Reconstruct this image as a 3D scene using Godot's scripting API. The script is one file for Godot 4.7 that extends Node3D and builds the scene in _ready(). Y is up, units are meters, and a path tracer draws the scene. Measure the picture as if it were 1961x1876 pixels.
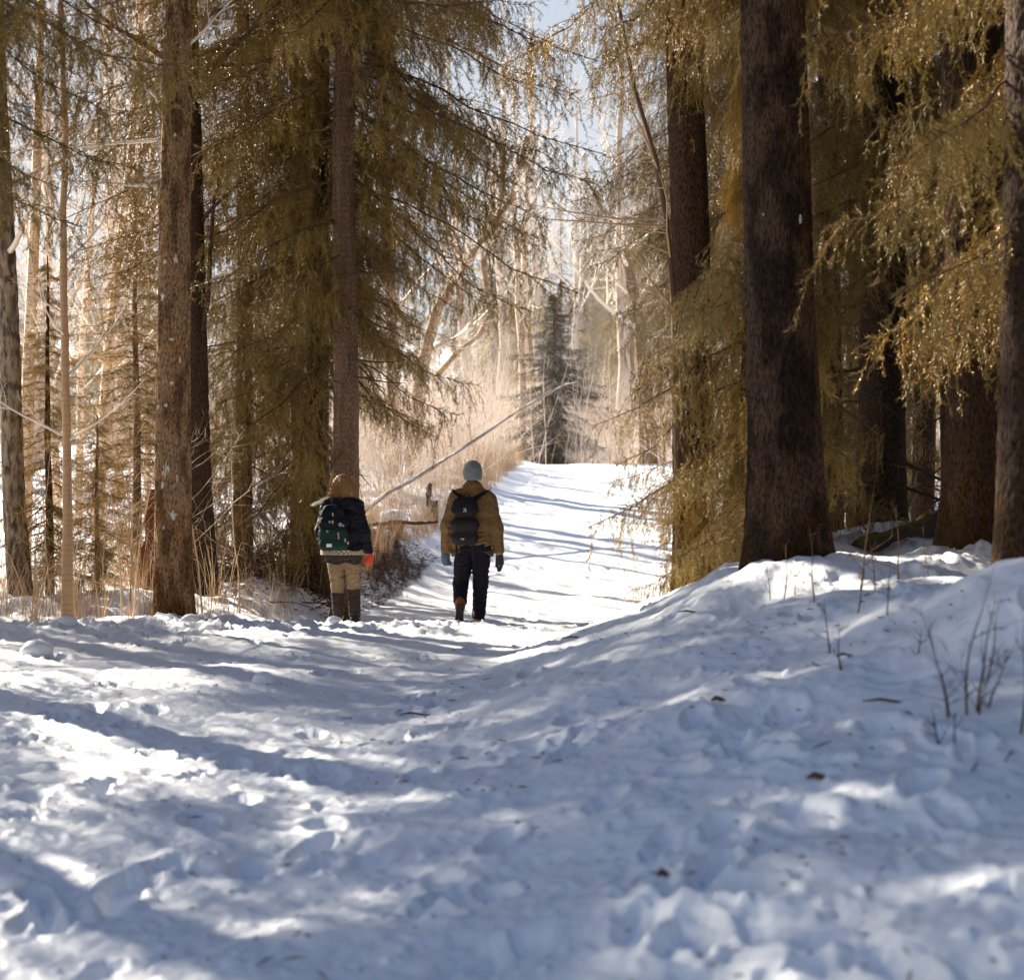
extends Node3D
# A snowy forest path with two walkers, seen against a low spring sun.
# World: metres, y up, the camera at the origin looking along -z; "depth" is -z.

const EYE := 1.4
const FPX := 1506.5
const DISP := 1024.0 / 1961.0

var taken := {}
var mats := {}
var bumpy := FastNoiseLite.new()
var lumps := FastNoiseLite.new()
var fine := FastNoiseLite.new()
var tint_noise := FastNoiseLite.new()
var boughs: Array = []
var young_boughs: Array = []
var far_boughs: Array = []

# ---------------------------------------------------------------- mesh helper
class MB:
	var v := PackedVector3Array()
	var n := PackedVector3Array()
	var c := PackedColorArray()
	var ix := PackedInt32Array()
	var use_c := false

	func tri(a: Vector3, b: Vector3, d: Vector3, col := Color.WHITE) -> void:
		var nn := (d - a).cross(b - a)
		nn = nn.normalized() if nn.length_squared() > 1e-16 else Vector3.UP
		var k := v.size()
		v.append(a); v.append(b); v.append(d)
		n.append(nn); n.append(nn); n.append(nn)
		c.append(col); c.append(col); c.append(col)
		ix.append(k); ix.append(k + 1); ix.append(k + 2)

	func quad(a: Vector3, b: Vector3, d: Vector3, e: Vector3, col := Color.WHITE) -> void:
		tri(a, b, d, col)
		tri(a, d, e, col)

	func tube(pts: PackedVector3Array, rad: PackedFloat32Array, sides: int, col := Color.WHITE, cap := true) -> void:
		var m := pts.size()
		var k0 := v.size()
		var nrm := Vector3.ZERO
		for i in m:
			var t := (pts[mini(i + 1, m - 1)] - pts[maxi(i - 1, 0)]).normalized()
			if i == 0:
				nrm = t.cross(Vector3.UP if absf(t.y) < 0.9 else Vector3.RIGHT).normalized()
			else:
				nrm = (nrm - t * nrm.dot(t)).normalized()
			var bi := t.cross(nrm)
			for j in sides:
				var a := TAU * j / sides
				var o := nrm * cos(a) + bi * sin(a)
				v.append(pts[i] + o * rad[i])
				n.append(o)
				c.append(col)
		for i in m - 1:
			for j in sides:
				var j2 := (j + 1) % sides
				var p := k0 + i * sides + j
				var q := k0 + i * sides + j2
				ix.append(p); ix.append(p + sides); ix.append(q)
				ix.append(q); ix.append(p + sides); ix.append(q + sides)
		if cap:
			for e in [0, m - 1]:
				if rad[e] < 0.006:
					continue
				var k := v.size()
				var tt: Vector3 = (pts[0] - pts[1]).normalized() if e == 0 else (pts[m - 1] - pts[m - 2]).normalized()
				v.append(pts[e]); n.append(tt); c.append(col)
				for j in sides:
					v.append(v[k0 + e * sides + j]); n.append(tt); c.append(col)
				for j in sides:
					var a2 := k + 1 + j
					var b2 := k + 1 + (j + 1) % sides
					ix.append(k)
					if e == 0:
						ix.append(a2); ix.append(b2)
					else:
						ix.append(b2); ix.append(a2)

	func box(at: Vector3, size: Vector3, basis := Basis(), bev := 0.0, col := Color.WHITE) -> void:
		# a box with chamfered edges
		var h := size * 0.5
		var b := minf(bev, minf(h.x, minf(h.y, h.z)) * 0.9)
		if b <= 0.0:
			b = minf(h.x, minf(h.y, h.z)) * 0.15
		for ax in 3:
			var u := (ax + 1) % 3
			var w := (ax + 2) % 3
			for s in [-1.0, 1.0]:
				var q: Array = []
				for k in [[-1, -1], [1, -1], [1, 1], [-1, 1]]:
					var p := Vector3.ZERO
					p[ax] = h[ax] * s
					p[u] = (h[u] - b) * k[0]
					p[w] = (h[w] - b) * k[1]
					q.append(at + basis * p)
				if s > 0:
					quad(q[0], q[3], q[2], q[1], col)
				else:
					quad(q[0], q[1], q[2], q[3], col)
		for ax in 3:
			var u := (ax + 1) % 3
			var w := (ax + 2) % 3
			for su in [-1.0, 1.0]:
				for sw in [-1.0, 1.0]:
					var q: Array = []
					for k in [[-1, 0], [1, 0], [1, 1], [-1, 1]]:
						var p := Vector3.ZERO
						p[ax] = (h[ax] - b) * k[0]
						p[u] = (h[u] - (b if k[1] == 1 else 0.0)) * su
						p[w] = (h[w] - (b if k[1] == 0 else 0.0)) * sw
						q.append(at + basis * p)
					if su * sw > 0:
						quad(q[0], q[1], q[2], q[3], col)
					else:
						quad(q[0], q[3], q[2], q[1], col)
		for sx in [-1.0, 1.0]:
			for sy in [-1.0, 1.0]:
				for sz in [-1.0, 1.0]:
					var a := at + basis * Vector3(h.x * sx, (h.y - b) * sy, (h.z - b) * sz)
					var d := at + basis * Vector3((h.x - b) * sx, h.y * sy, (h.z - b) * sz)
					var e := at + basis * Vector3((h.x - b) * sx, (h.y - b) * sy, h.z * sz)
					if sx * sy * sz > 0:
						tri(a, e, d, col)
					else:
						tri(a, d, e, col)

	func needles(a: Vector3, b: Vector3, step: float, ln: float, w: float, r: RandomNumberGenerator, col := Color.WHITE) -> void:
		var ax := b - a
		var l := ax.length()
		if l < 1e-4:
			return
		ax /= l
		var s := ax.cross(Vector3(0.31, 0.2, 0.93)).normalized()
		var s2 := ax.cross(s)
		var cnt := int(l / step) + 1
		for i in cnt:
			var p := a + ax * (l * (i + r.randf()) / cnt)
			var g := r.randf() * TAU
			var o := s * cos(g) + s2 * sin(g)
			var d := (ax * 0.75 + o * 0.7).normalized() * (ln * (0.7 + 0.5 * r.randf()))
			var sd := d.cross(Vector3(r.randf() - 0.5, r.randf() - 0.5, r.randf() - 0.5)).normalized() * (w * 0.5)
			tri(p - sd, p + sd, p + d, col)

	func empty() -> bool:
		return ix.is_empty()

	func put(m: ArrayMesh, mat: Material) -> void:
		if ix.is_empty():
			return
		var a := []
		a.resize(Mesh.ARRAY_MAX)
		a[Mesh.ARRAY_VERTEX] = v
		a[Mesh.ARRAY_NORMAL] = n
		a[Mesh.ARRAY_INDEX] = ix
		if use_c:
			a[Mesh.ARRAY_COLOR] = c
		m.add_surface_from_arrays(Mesh.PRIMITIVE_TRIANGLES, a)
		m.surface_set_material(m.get_surface_count() - 1, mat)

	func mesh(mat: Material) -> ArrayMesh:
		var m := ArrayMesh.new()
		put(m, mat)
		return m


func rng(s: int) -> RandomNumberGenerator:
	var r := RandomNumberGenerator.new()
	r.seed = s * 7919 + 13
	return r

# ---------------------------------------------------------------- naming and grouping
func numbered(called: String) -> String:
	var k: int = taken.get(called, 0)
	taken[called] = k + 1
	return called if k == 0 else "%s_%03d" % [called, k]

func tag(o: Node, label: String, category: String, group := "", kind := "") -> void:
	if label: o.set_meta("label", label)
	if category: o.set_meta("category", category)
	if group: o.set_meta("group", group)
	if kind: o.set_meta("kind", kind)

func thing(called: String, label: String, category: String, at := Vector3.ZERO, group := "") -> Node3D:
	var o := Node3D.new()
	o.name = numbered(called)
	add_child(o, true)
	o.position = at
	tag(o, label, category, group)
	return o

func obj(called: String, m: Mesh, parent: Node = self, kind := "") -> MeshInstance3D:
	var o := MeshInstance3D.new()
	o.mesh = m
	o.name = numbered(called) if parent == self else called
	parent.add_child(o, true)
	if kind: o.set_meta("kind", kind)
	return o

func scatter(called: String, m: Mesh, list: Array, parent: Node = self, colors: Array = []) -> MultiMeshInstance3D:
	var mm := MultiMesh.new()
	mm.transform_format = MultiMesh.TRANSFORM_3D
	mm.use_colors = not colors.is_empty()
	mm.mesh = m
	mm.instance_count = list.size()
	for i in list.size():
		mm.set_instance_transform(i, list[i])
		if colors:
			mm.set_instance_color(i, colors[i])
	var o := MultiMeshInstance3D.new()
	o.multimesh = mm
	o.name = numbered(called) if parent == self else called
	parent.add_child(o, true)
	o.set_meta("kind", "stuff")
	return o

func copy(o: Node3D, called: String, label: String, at: Vector3, turn: float, size: float, group := "") -> Node3D:
	var k: Node3D = o.duplicate()
	k.name = numbered(called)
	add_child(k, true)
	k.position = at
	k.rotation = Vector3(0, turn, 0)
	k.scale = Vector3.ONE * size
	k.set_meta("label", label)
	if group: k.set_meta("group", group)
	return k

# a place given by its direction (in pixels of the 1961 px wide picture) and its depth
func at(x: float, y: float, d: float) -> Vector3:
	return Vector3((x * DISP - 512.0) / FPX * d, EYE - (y * DISP - 489.5) / FPX * d, -d)

func ax(x: float, d: float) -> float:
	return (x * DISP - 512.0) / FPX * d

func on_ground(x: float, d: float, sink := 0.0) -> Vector3:
	var px := ax(x, d)
	return Vector3(px, ground(px, d) - sink, -d)

# ---------------------------------------------------------------- the lie of the land
const PATH := [-60, 0.3, -10, 0.1, 0, 0.0, 8, 0.0, 12.5, 0.04, 15.0, 0.05, 16.6, -0.1, 18, -0.28, 20, -0.4, 24, -0.4, 28, -0.08, 33, 0.5, 40, 1.4, 45, 2.06, 48, 2.2, 55, 2.0, 70, 1.6, 100, 2.0, 130, 5.0, 200, 16.0, 330, 30.0]
const LEFT := [-60, 0.3, 0, 0.0, 12.5, 0.03, 15.0, 0.05, 16.4, -0.08, 18, -0.06, 20, 0.0, 25, 0.12, 30, 0.55, 38, 1.35, 46, 2.2, 60, 3.0, 100, 5.0, 150, 11.0, 330, 32.0]
const EDGE_L := [-60, -9, 15, -6, 17, -3.4, 20, -2.9, 24, -2.4, 28, -1.9, 31, -1.5, 34, -1.4, 39.5, -0.4, 46, 0.3, 60, 2.0, 80, 9.0, 330, 40]
const EDGE_R := [-60, -1.2, 3, -1.2, 6.5, -1.15, 10, -0.9, 11, -0.75, 12, -0.42, 13.5, 0.05, 14.4, 0.4, 15.2, 1.0, 16.2, 1.5, 20, 2.3, 25, 2.9, 30, 3.5, 46, 5.2, 60, 8.0, 80, 16, 330, 60]
const BANK_R := [-60, 0.9, 3, 0.5, 6.5, 0.72, 8.5, 0.78, 10.5, 0.84, 13, 0.88, 16, 0.85, 22, 0.9, 30, 0.7, 46, 0.4, 80, 0.3, 330, 0.3]

func lerp_table(t: Array, x: float) -> float:
	var n := t.size()
	if x <= t[0]: return t[1]
	for i in range(2, n, 2):
		if x <= t[i]:
			var x0: float = t[i - 2]
			var x1: float = t[i]
			var y0: float = t[i - 1]
			var y1: float = t[i + 1]
			var m0 := 0.0
			var m1 := 0.0
			if i >= 4: m0 = (y1 - float(t[i - 3])) / (x1 - float(t[i - 4]))
			if i + 3 < n: m1 = (float(t[i + 3]) - y0) / (float(t[i + 2]) - x0)
			var h := x1 - x0
			var s := (x - x0) / h
			return y0 * (1 + 2 * s) * (1 - s) * (1 - s) + m0 * h * s * (1 - s) * (1 - s) + y1 * s * s * (3 - 2 * s) + m1 * h * s * s * (s - 1)
	return t[n - 1]

func row(d: float) -> PackedFloat32Array:
	return PackedFloat32Array([lerp_table(PATH, d), lerp_table(LEFT, d), lerp_table(EDGE_L, d), lerp_table(EDGE_R, d), lerp_table(BANK_R, d)])

func land(x: float, d: float, r: PackedFloat32Array) -> float:
	var y := r[0]
	var l := smoothstep(r[2] + 0.5, r[2] - 0.8, x)
	y = lerpf(y, r[1], l)
	var wide := lerpf(3.6, 3.0, smoothstep(6.0, 11.0, d)) if d < 14.4 else lerpf(3.0, 1.3, smoothstep(14.4, 15.6, d))
	var b := smoothstep(r[3], r[3] + wide, x)
	y += r[4] * b
	var off := clampf(maxf(l, b), 0.0, 1.0) * smoothstep(4.0, 15.0, d)
	y += (0.05 + 0.13 * off + 0.06 * b) * bumpy.get_noise_2d(x, d)
	y += (0.009 + 0.03 * off * smoothstep(6.0, 14.0, d)) * lumps.get_noise_2d(x, d)
	# low bank with fallen leaves left of the path, and the clods along the near edge of the dip
	y += 0.34 * exp(-((x + 2.5) * (x + 2.5) / 1.6 + (d - 27.2) * (d - 27.2) / 5.0))
	y += 0.10 * exp(-((x + 3.0) * (x + 3.0) / 0.25 + (d - 16.4) * (d - 16.4) / 0.12)) 
	for foot in [[1.93, 10.25, 0.04, 0.16], [-3.6, 15.7, 0.08, 0.12], [3.45, 11.0, 0.1, 0.2], [2.55, 9.6, 0.09, 0.25], [-5.86, 15.5, 0.06, 0.05]]:
		var q: float = (x - foot[0]) * (x - foot[0]) + (d - foot[1]) * (d - foot[1])
		if q < 1.5: y += foot[2] * exp(-q / foot[3]) * (1.0 + 0.8 * lumps.get_noise_2d(x * 2.0, d * 2.0))
	y += 0.36 * exp(-((x - 2.4) * (x - 2.4) / 0.3 + (d - 6.9) * (d - 6.9) / 0.7))
	return y

func ground(x: float, d: float) -> float:
	return land(x, d, row(d))

# ---------------------------------------------------------------- materials
func noise_tex(freq: float, ramp: Array, s: int, kind := FastNoiseLite.TYPE_SIMPLEX_SMOOTH, oct := 5, size := 512) -> NoiseTexture2D:
	var f := FastNoiseLite.new()
	f.noise_type = kind
	f.frequency = freq
	f.fractal_octaves = oct
	f.seed = s
	var t := NoiseTexture2D.new()
	t.width = size
	t.height = size
	t.seamless = true
	t.noise = f
	if ramp:
		var g := Gradient.new()
		var off := PackedFloat32Array()
		var col := PackedColorArray()
		for k in range(0, ramp.size(), 2):
			off.append(ramp[k])
			col.append((ramp[k + 1] as Color).linear_to_srgb())
		g.offsets = off
		g.colors = col
		t.color_ramp = g
	return t

func grey(x: float) -> Color:
	return Color(x, x, x)

func plain_mat(called: String, c: Color, rough := 0.8, spec := 0.5) -> StandardMaterial3D:
	var m := StandardMaterial3D.new()
	m.resource_name = called
	m.albedo_color = c.linear_to_srgb()
	m.roughness = rough
	m.metallic_specular = spec
	mats[called] = m
	return m

func tri(m: StandardMaterial3D, tex: Texture2D, scale: Vector3, world := false) -> void:
	m.albedo_texture = tex
	m.uv1_triplanar = true
	m.uv1_world_triplanar = world
	m.uv1_scale = scale

func relief(m: StandardMaterial3D, tex: Texture2D, cm: float) -> void:
	m.heightmap_enabled = true
	m.heightmap_texture = tex
	m.heightmap_scale = cm

func make_materials() -> void:
	for f in [[bumpy, 0.55, 3, 4], [lumps, 2.3, 3, 9], [fine, 9.0, 3, 21], [tint_noise, 0.5, 4, 33]]:
		f[0].noise_type = FastNoiseLite.TYPE_SIMPLEX_SMOOTH
		f[0].frequency = f[1]
		f[0].fractal_octaves = f[2]
		f[0].seed = f[3]
	var fis := noise_tex(0.02, [0.0, grey(0.1), 0.35, grey(0.3), 0.5, grey(0.75), 0.7, grey(1.0), 1.0, grey(0.9)], 5, FastNoiseLite.TYPE_SIMPLEX_SMOOTH, 6, 1024)
	var fis_h := noise_tex(0.02, [], 5, FastNoiseLite.TYPE_SIMPLEX_SMOOTH, 6, 1024)
	var mottle := noise_tex(0.012, [0.0, grey(0.45), 0.4, grey(0.75), 0.6, grey(1.0), 1.0, grey(0.9)], 11, FastNoiseLite.TYPE_SIMPLEX_SMOOTH, 6, 1024)
	var cell := noise_tex(0.03, [0.0, grey(0.2), 0.35, grey(0.6), 0.6, grey(1.0), 1.0, grey(0.9)], 17, FastNoiseLite.TYPE_CELLULAR, 3, 512)
	var grain := noise_tex(0.05, [0.0, grey(0.78), 1.0, grey(1.0)], 23, FastNoiseLite.TYPE_SIMPLEX_SMOOTH, 4, 512)

	var m := plain_mat("snow", Color(0.86, 0.87, 0.89), 0.55, 0.35)
	m.vertex_color_use_as_albedo = true
	m.albedo_color = Color.WHITE
	tri(m, noise_tex(0.02, [0.0, grey(0.93), 0.5, grey(1.0), 1.0, grey(0.96)], 41, FastNoiseLite.TYPE_SIMPLEX_SMOOTH, 5, 512), Vector3(0.9, 0.9, 0.9), true)
	relief(m, noise_tex(0.03, [], 43, FastNoiseLite.TYPE_SIMPLEX_SMOOTH, 6, 512), 0.7)
	m = plain_mat("loose_snow", Color(0.86, 0.87, 0.89), 0.6, 0.3)

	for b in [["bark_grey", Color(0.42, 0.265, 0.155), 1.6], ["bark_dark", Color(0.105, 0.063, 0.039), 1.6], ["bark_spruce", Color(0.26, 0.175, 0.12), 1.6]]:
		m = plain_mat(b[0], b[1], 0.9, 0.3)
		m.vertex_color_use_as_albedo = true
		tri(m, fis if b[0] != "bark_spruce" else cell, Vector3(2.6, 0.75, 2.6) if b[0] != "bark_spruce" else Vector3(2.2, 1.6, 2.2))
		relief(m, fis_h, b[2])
	m = plain_mat("bark_birch", Color(0.74, 0.56, 0.41), 0.75, 0.3)
	tri(m, noise_tex(0.02, [0.0, grey(0.08), 0.3, grey(0.25), 0.36, grey(0.85), 1.0, grey(1.0)], 61, FastNoiseLite.TYPE_SIMPLEX_SMOOTH, 5, 512), Vector3(0.8, 2.0, 0.8))
	m = plain_mat("bark_birch_old", Color(0.5, 0.38, 0.28), 0.85, 0.3)
	m.vertex_color_use_as_albedo = true
	tri(m, noise_tex(0.018, [0.0, grey(0.12), 0.4, grey(0.22), 0.58, grey(0.7), 1.0, grey(1.0)], 62, FastNoiseLite.TYPE_SIMPLEX_SMOOTH, 5, 512), Vector3(1.3, 0.4, 1.3))
	relief(m, fis_h, 2.0)
	m = plain_mat("bark_dark_plain", Color(0.13, 0.08, 0.055), 0.85, 0.3)
	m = plain_mat("twig_far", Color(0.66, 0.57, 0.49), 0.8, 0.3)
	m = plain_mat("twig_brown", Color(0.2, 0.11, 0.06), 0.8, 0.3)
	m = plain_mat("wood_brown", Color(0.17, 0.085, 0.05), 0.85, 0.3)
	tri(m, fis, Vector3(2, 2, 2))
	m = plain_mat("bark_smooth", Color(0.5, 0.31, 0.17), 0.7, 0.35)
	tri(m, noise_tex(0.015, [0.0, grey(0.55), 0.35, grey(0.9), 1.0, grey(1.0)], 67, FastNoiseLite.TYPE_SIMPLEX_SMOOTH, 6, 512), Vector3(1.2, 3.2, 1.2))
	m = plain_mat("twig_pale", Color(0.78, 0.66, 0.55), 0.75, 0.4)
	m = plain_mat("twig_straw", Color(0.5, 0.34, 0.2), 0.75, 0.4)
	m.vertex_color_use_as_albedo = true
	m = plain_mat("twig_dark", Color(0.1, 0.058, 0.034), 0.8, 0.4)
	m = plain_mat("wood_dark", Color(0.07, 0.045, 0.032), 0.85, 0.4)
	m = plain_mat("bark_willow", Color(0.56, 0.43, 0.32), 0.9, 0.3)
	m.vertex_color_use_as_albedo = true
	tri(m, fis, Vector3(1.6, 0.5, 1.6))
	relief(m, fis_h, 2.0)
	m = plain_mat("twig_grey", Color(0.62, 0.54, 0.47), 0.75, 0.4)
	m = plain_mat("far_bark", Color(0.42, 0.33, 0.27), 0.85, 0.3)
	m = plain_mat("needles", Color(0.31, 0.203, 0.05), 0.5, 0.4)
	m.vertex_color_use_as_albedo = true
	m.backlight = Color(1.5, 1.5, 1.5)
	m = plain_mat("far_needles", Color(0.14, 0.11, 0.05), 0.5, 0.5)
	m.vertex_color_use_as_albedo = true
	m.backlight = Color(0.3, 0.3, 0.3)
	m = plain_mat("lichen", Color(0.66, 0.63, 0.56), 0.9, 0.2)
	tri(m, mottle, Vector3(4, 4, 4))
	m = plain_mat("rotten_wood", Color(0.30, 0.105, 0.04), 0.9, 0.2)
	tri(m, fis, Vector3(3, 1.2, 3))
	relief(m, fis_h, 2.0)
	m = plain_mat("leaf_litter", Color(0.20, 0.085, 0.04), 0.7, 0.4)
	m.vertex_color_use_as_albedo = true
	m.backlight = Color(0.3, 0.3, 0.3)
	m = plain_mat("moss", Color(0.13, 0.095, 0.02), 0.95, 0.2)
	mats["grain"] = grain
	mats["mottle"] = mottle
	mats["fis"] = fis

# ---------------------------------------------------------------- snow
func build_snow() -> void:
	var ds := PackedFloat32Array([-40, -25, -14, -8, -5, -3, -1.5, -0.5, 0.3, 0.9, 1.4, 1.8, 2.1, 2.35])
	var d := 2.5
	while d < 62.0:
		ds.append(d)
		d *= 1.0062 if d < 20 else 1.011
	while d < 330.0:
		ds.append(d)
		d *= 1.04
	var inner := 400
	var outer := 50
	var w := inner + 2 * outer + 1
	var rows := ds.size()
	var xs := PackedFloat32Array()
	var ys := PackedFloat32Array()
	xs.resize(w * rows)
	ys.resize(w * rows)
	var col := PackedColorArray()
	col.resize(w * rows)
	for i in rows:
		var dd := ds[i]
		var r := row(dd)
		var hw := 0.37 * maxf(dd, 2.0) + 0.4
		var ow := maxf(dd, 2.0) * 0.9 + 22.0
		var plough := exp(-(dd - 14.9) * (dd - 14.9) / 0.8)
		for j in w:
			var x := 0.0
			if j < outer:
				var u := float(outer - j) / outer
				x = -hw - ow * u * u
			elif j > outer + inner:
				var u := float(j - outer - inner) / outer
				x = hw + ow * u * u
			else:
				x = hw * (2.0 * float(j - outer) / inner - 1.0)
			var k := i * w + j
			var y := land(x, dd, r)
			var f := fine.get_noise_2d(x, dd)
			y += 0.005 * f * (0.3 + 1.2 * absf(tint_noise.get_noise_2d(x * 1.3 + 30.0, dd * 1.3)))
			if dd < 20.0:
				y += 0.0012 * fine.get_noise_2d(x * 2.7 + 11.0, dd * 2.7)
				y -= 0.012 * smoothstep(0.1, 0.55, lumps.get_noise_2d(x * 1.5 - 33.0, dd * 1.2))
				y += 0.014 * smoothstep(0.34, 0.6, lumps.get_noise_2d(x * 2.6 + 70.0, dd * 2.2))
			if dd < 30.0:
				var f2 := absf(lumps.get_noise_2d(x * 1.7 + 40.0, dd * 1.7))
				y += 0.014 * (0.35 - f2) * smoothstep(30.0, 14.0, dd)
				if plough > 0.01:
					var q := lumps.get_noise_2d(x * 1.3 + 9.0, dd * 1.3)
					y += plough * (0.01 + 0.1 * maxf(0.0, q) + 0.045 * f) * smoothstep(1.0, -1.5, x) 
			xs[k] = x
			ys[k] = y
			# what lies in the snow: soil and needles under the spruces, dirt on the trodden edge
			var dirt := 0.0
			var t := tint_noise.get_noise_2d(x * 2.2, dd * 2.2)
			if dd > 16.0 and dd < 34.0:
				var bank := exp(-((x + 2.35) * (x + 2.35) / 0.9 + (dd - 26.4) * (dd - 26.4) / 5.5))
				dirt = maxf(dirt, smoothstep(0.42, 0.7, bank + 0.5 * lumps.get_noise_2d(x * 2.0, dd * 2.0)))
				var brush := exp(-((x + 3.7) * (x + 3.7) / 1.3 + (dd - 22.6) * (dd - 22.6) / 2.2))
				dirt = maxf(dirt, 0.9 * smoothstep(0.4, 0.65, brush + 0.35 * lumps.get_noise_2d(x * 2.0, dd * 2.0)))
			if x > maxf(r[3] + 1.2, 1.7) and dd > 10.5 and dd < 45.0:
				dirt = maxf(dirt, smoothstep(0.0, 0.35, t + 0.3 * lumps.get_noise_2d(x, dd) - 0.1) * smoothstep(maxf(r[3] + 1.2, 1.7), maxf(r[3] + 2.4, 2.9), x) * smoothstep(10.5, 13.0, dd))
			col[k] = Color(0.84, 0.87, 0.9).lerp(Color(0.10, 0.06, 0.035), clampf(dirt, 0.0, 1.0))
	# footprints trodden into the snow: a hollow with a raised rim
	var g := rng(5)
	for q in 430:
		var px := 0.0
		var pd := 0.0
		if q < 270:
			pd = 2.6 + 12.5 * pow(g.randf(), 1.25)
			px = g.randf_range(-0.4, 0.36) * pd + g.randf_range(-0.5, 0.4)
			if px > 1.6 and g.randf() < 0.6:
				continue
		else:
			pd = 17.0 + 28.0 * g.randf()
			px = lerpf(lerp_table(EDGE_L, pd), lerp_table(EDGE_R, pd), g.randf_range(0.1, 0.9))
		var turn := g.randfn(0.0, 0.5)
		var ln := g.randf_range(0.13, 0.17)
		var wd := ln * g.randf_range(0.36, 0.6)
		var dp := g.randf_range(0.015, 0.06)
		var ct := cos(turn)
		var st := sin(turn)
		var reach := ln * 1.9
		for i in rows:
			if absf(ds[i] - pd) > reach:
				continue
			var hw := 0.37 * maxf(ds[i], 2.0) + 0.4
			var j0 := outer + int((px - reach + hw) / (2 * hw) * inner)
			var j1 := outer + int((px + reach + hw) / (2 * hw) * inner) + 1
			for j in range(maxi(j0, outer), mini(j1, outer + inner)):
				var k := i * w + j
				var ox := xs[k] - px
				var od := ds[i] - pd
				var a := (ox * ct - od * st) / wd
				var b := (ox * st + od * ct) / ln
				var rr := sqrt(a * a + b * b) + 0.12 * lumps.get_noise_2d(xs[k] * 3.0, ds[i] * 3.0)
				if rr < 1.9:
					var e := 1.0 - smoothstep(0.7, 1.02, rr)
					ys[k] += -dp * e + 0.3 * dp * exp(-(rr - 1.2) * (rr - 1.2) / 0.06)
	var mb := MB.new()
	mb.use_c = true
	mb.v.resize(w * rows)
	mb.n.resize(w * rows)
	mb.c = col
	for i in rows:
		for j in w:
			var k := i * w + j
			mb.v[k] = Vector3(xs[k], ys[k], -ds[i])
	for i in rows:
		for j in w:
			var k := i * w + j
			var dx: Vector3 = mb.v[k + (1 if j < w - 1 else 0)] - mb.v[k - (1 if j > 0 else 0)]
			var dz: Vector3 = mb.v[k + (w if i < rows - 1 else 0)] - mb.v[k - (w if i > 0 else 0)]
			mb.n[k] = dx.cross(dz).normalized()
	mb.ix.resize((w - 1) * (rows - 1) * 6)
	var p := 0
	for i in rows - 1:
		for j in w - 1:
			var k := i * w + j
			mb.ix[p] = k; mb.ix[p + 1] = k + w; mb.ix[p + 2] = k + 1
			mb.ix[p + 3] = k + 1; mb.ix[p + 4] = k + w; mb.ix[p + 5] = k + w + 1
			p += 6
	obj("snow_ground", mb.mesh(mats.snow), self, "structure")

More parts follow.
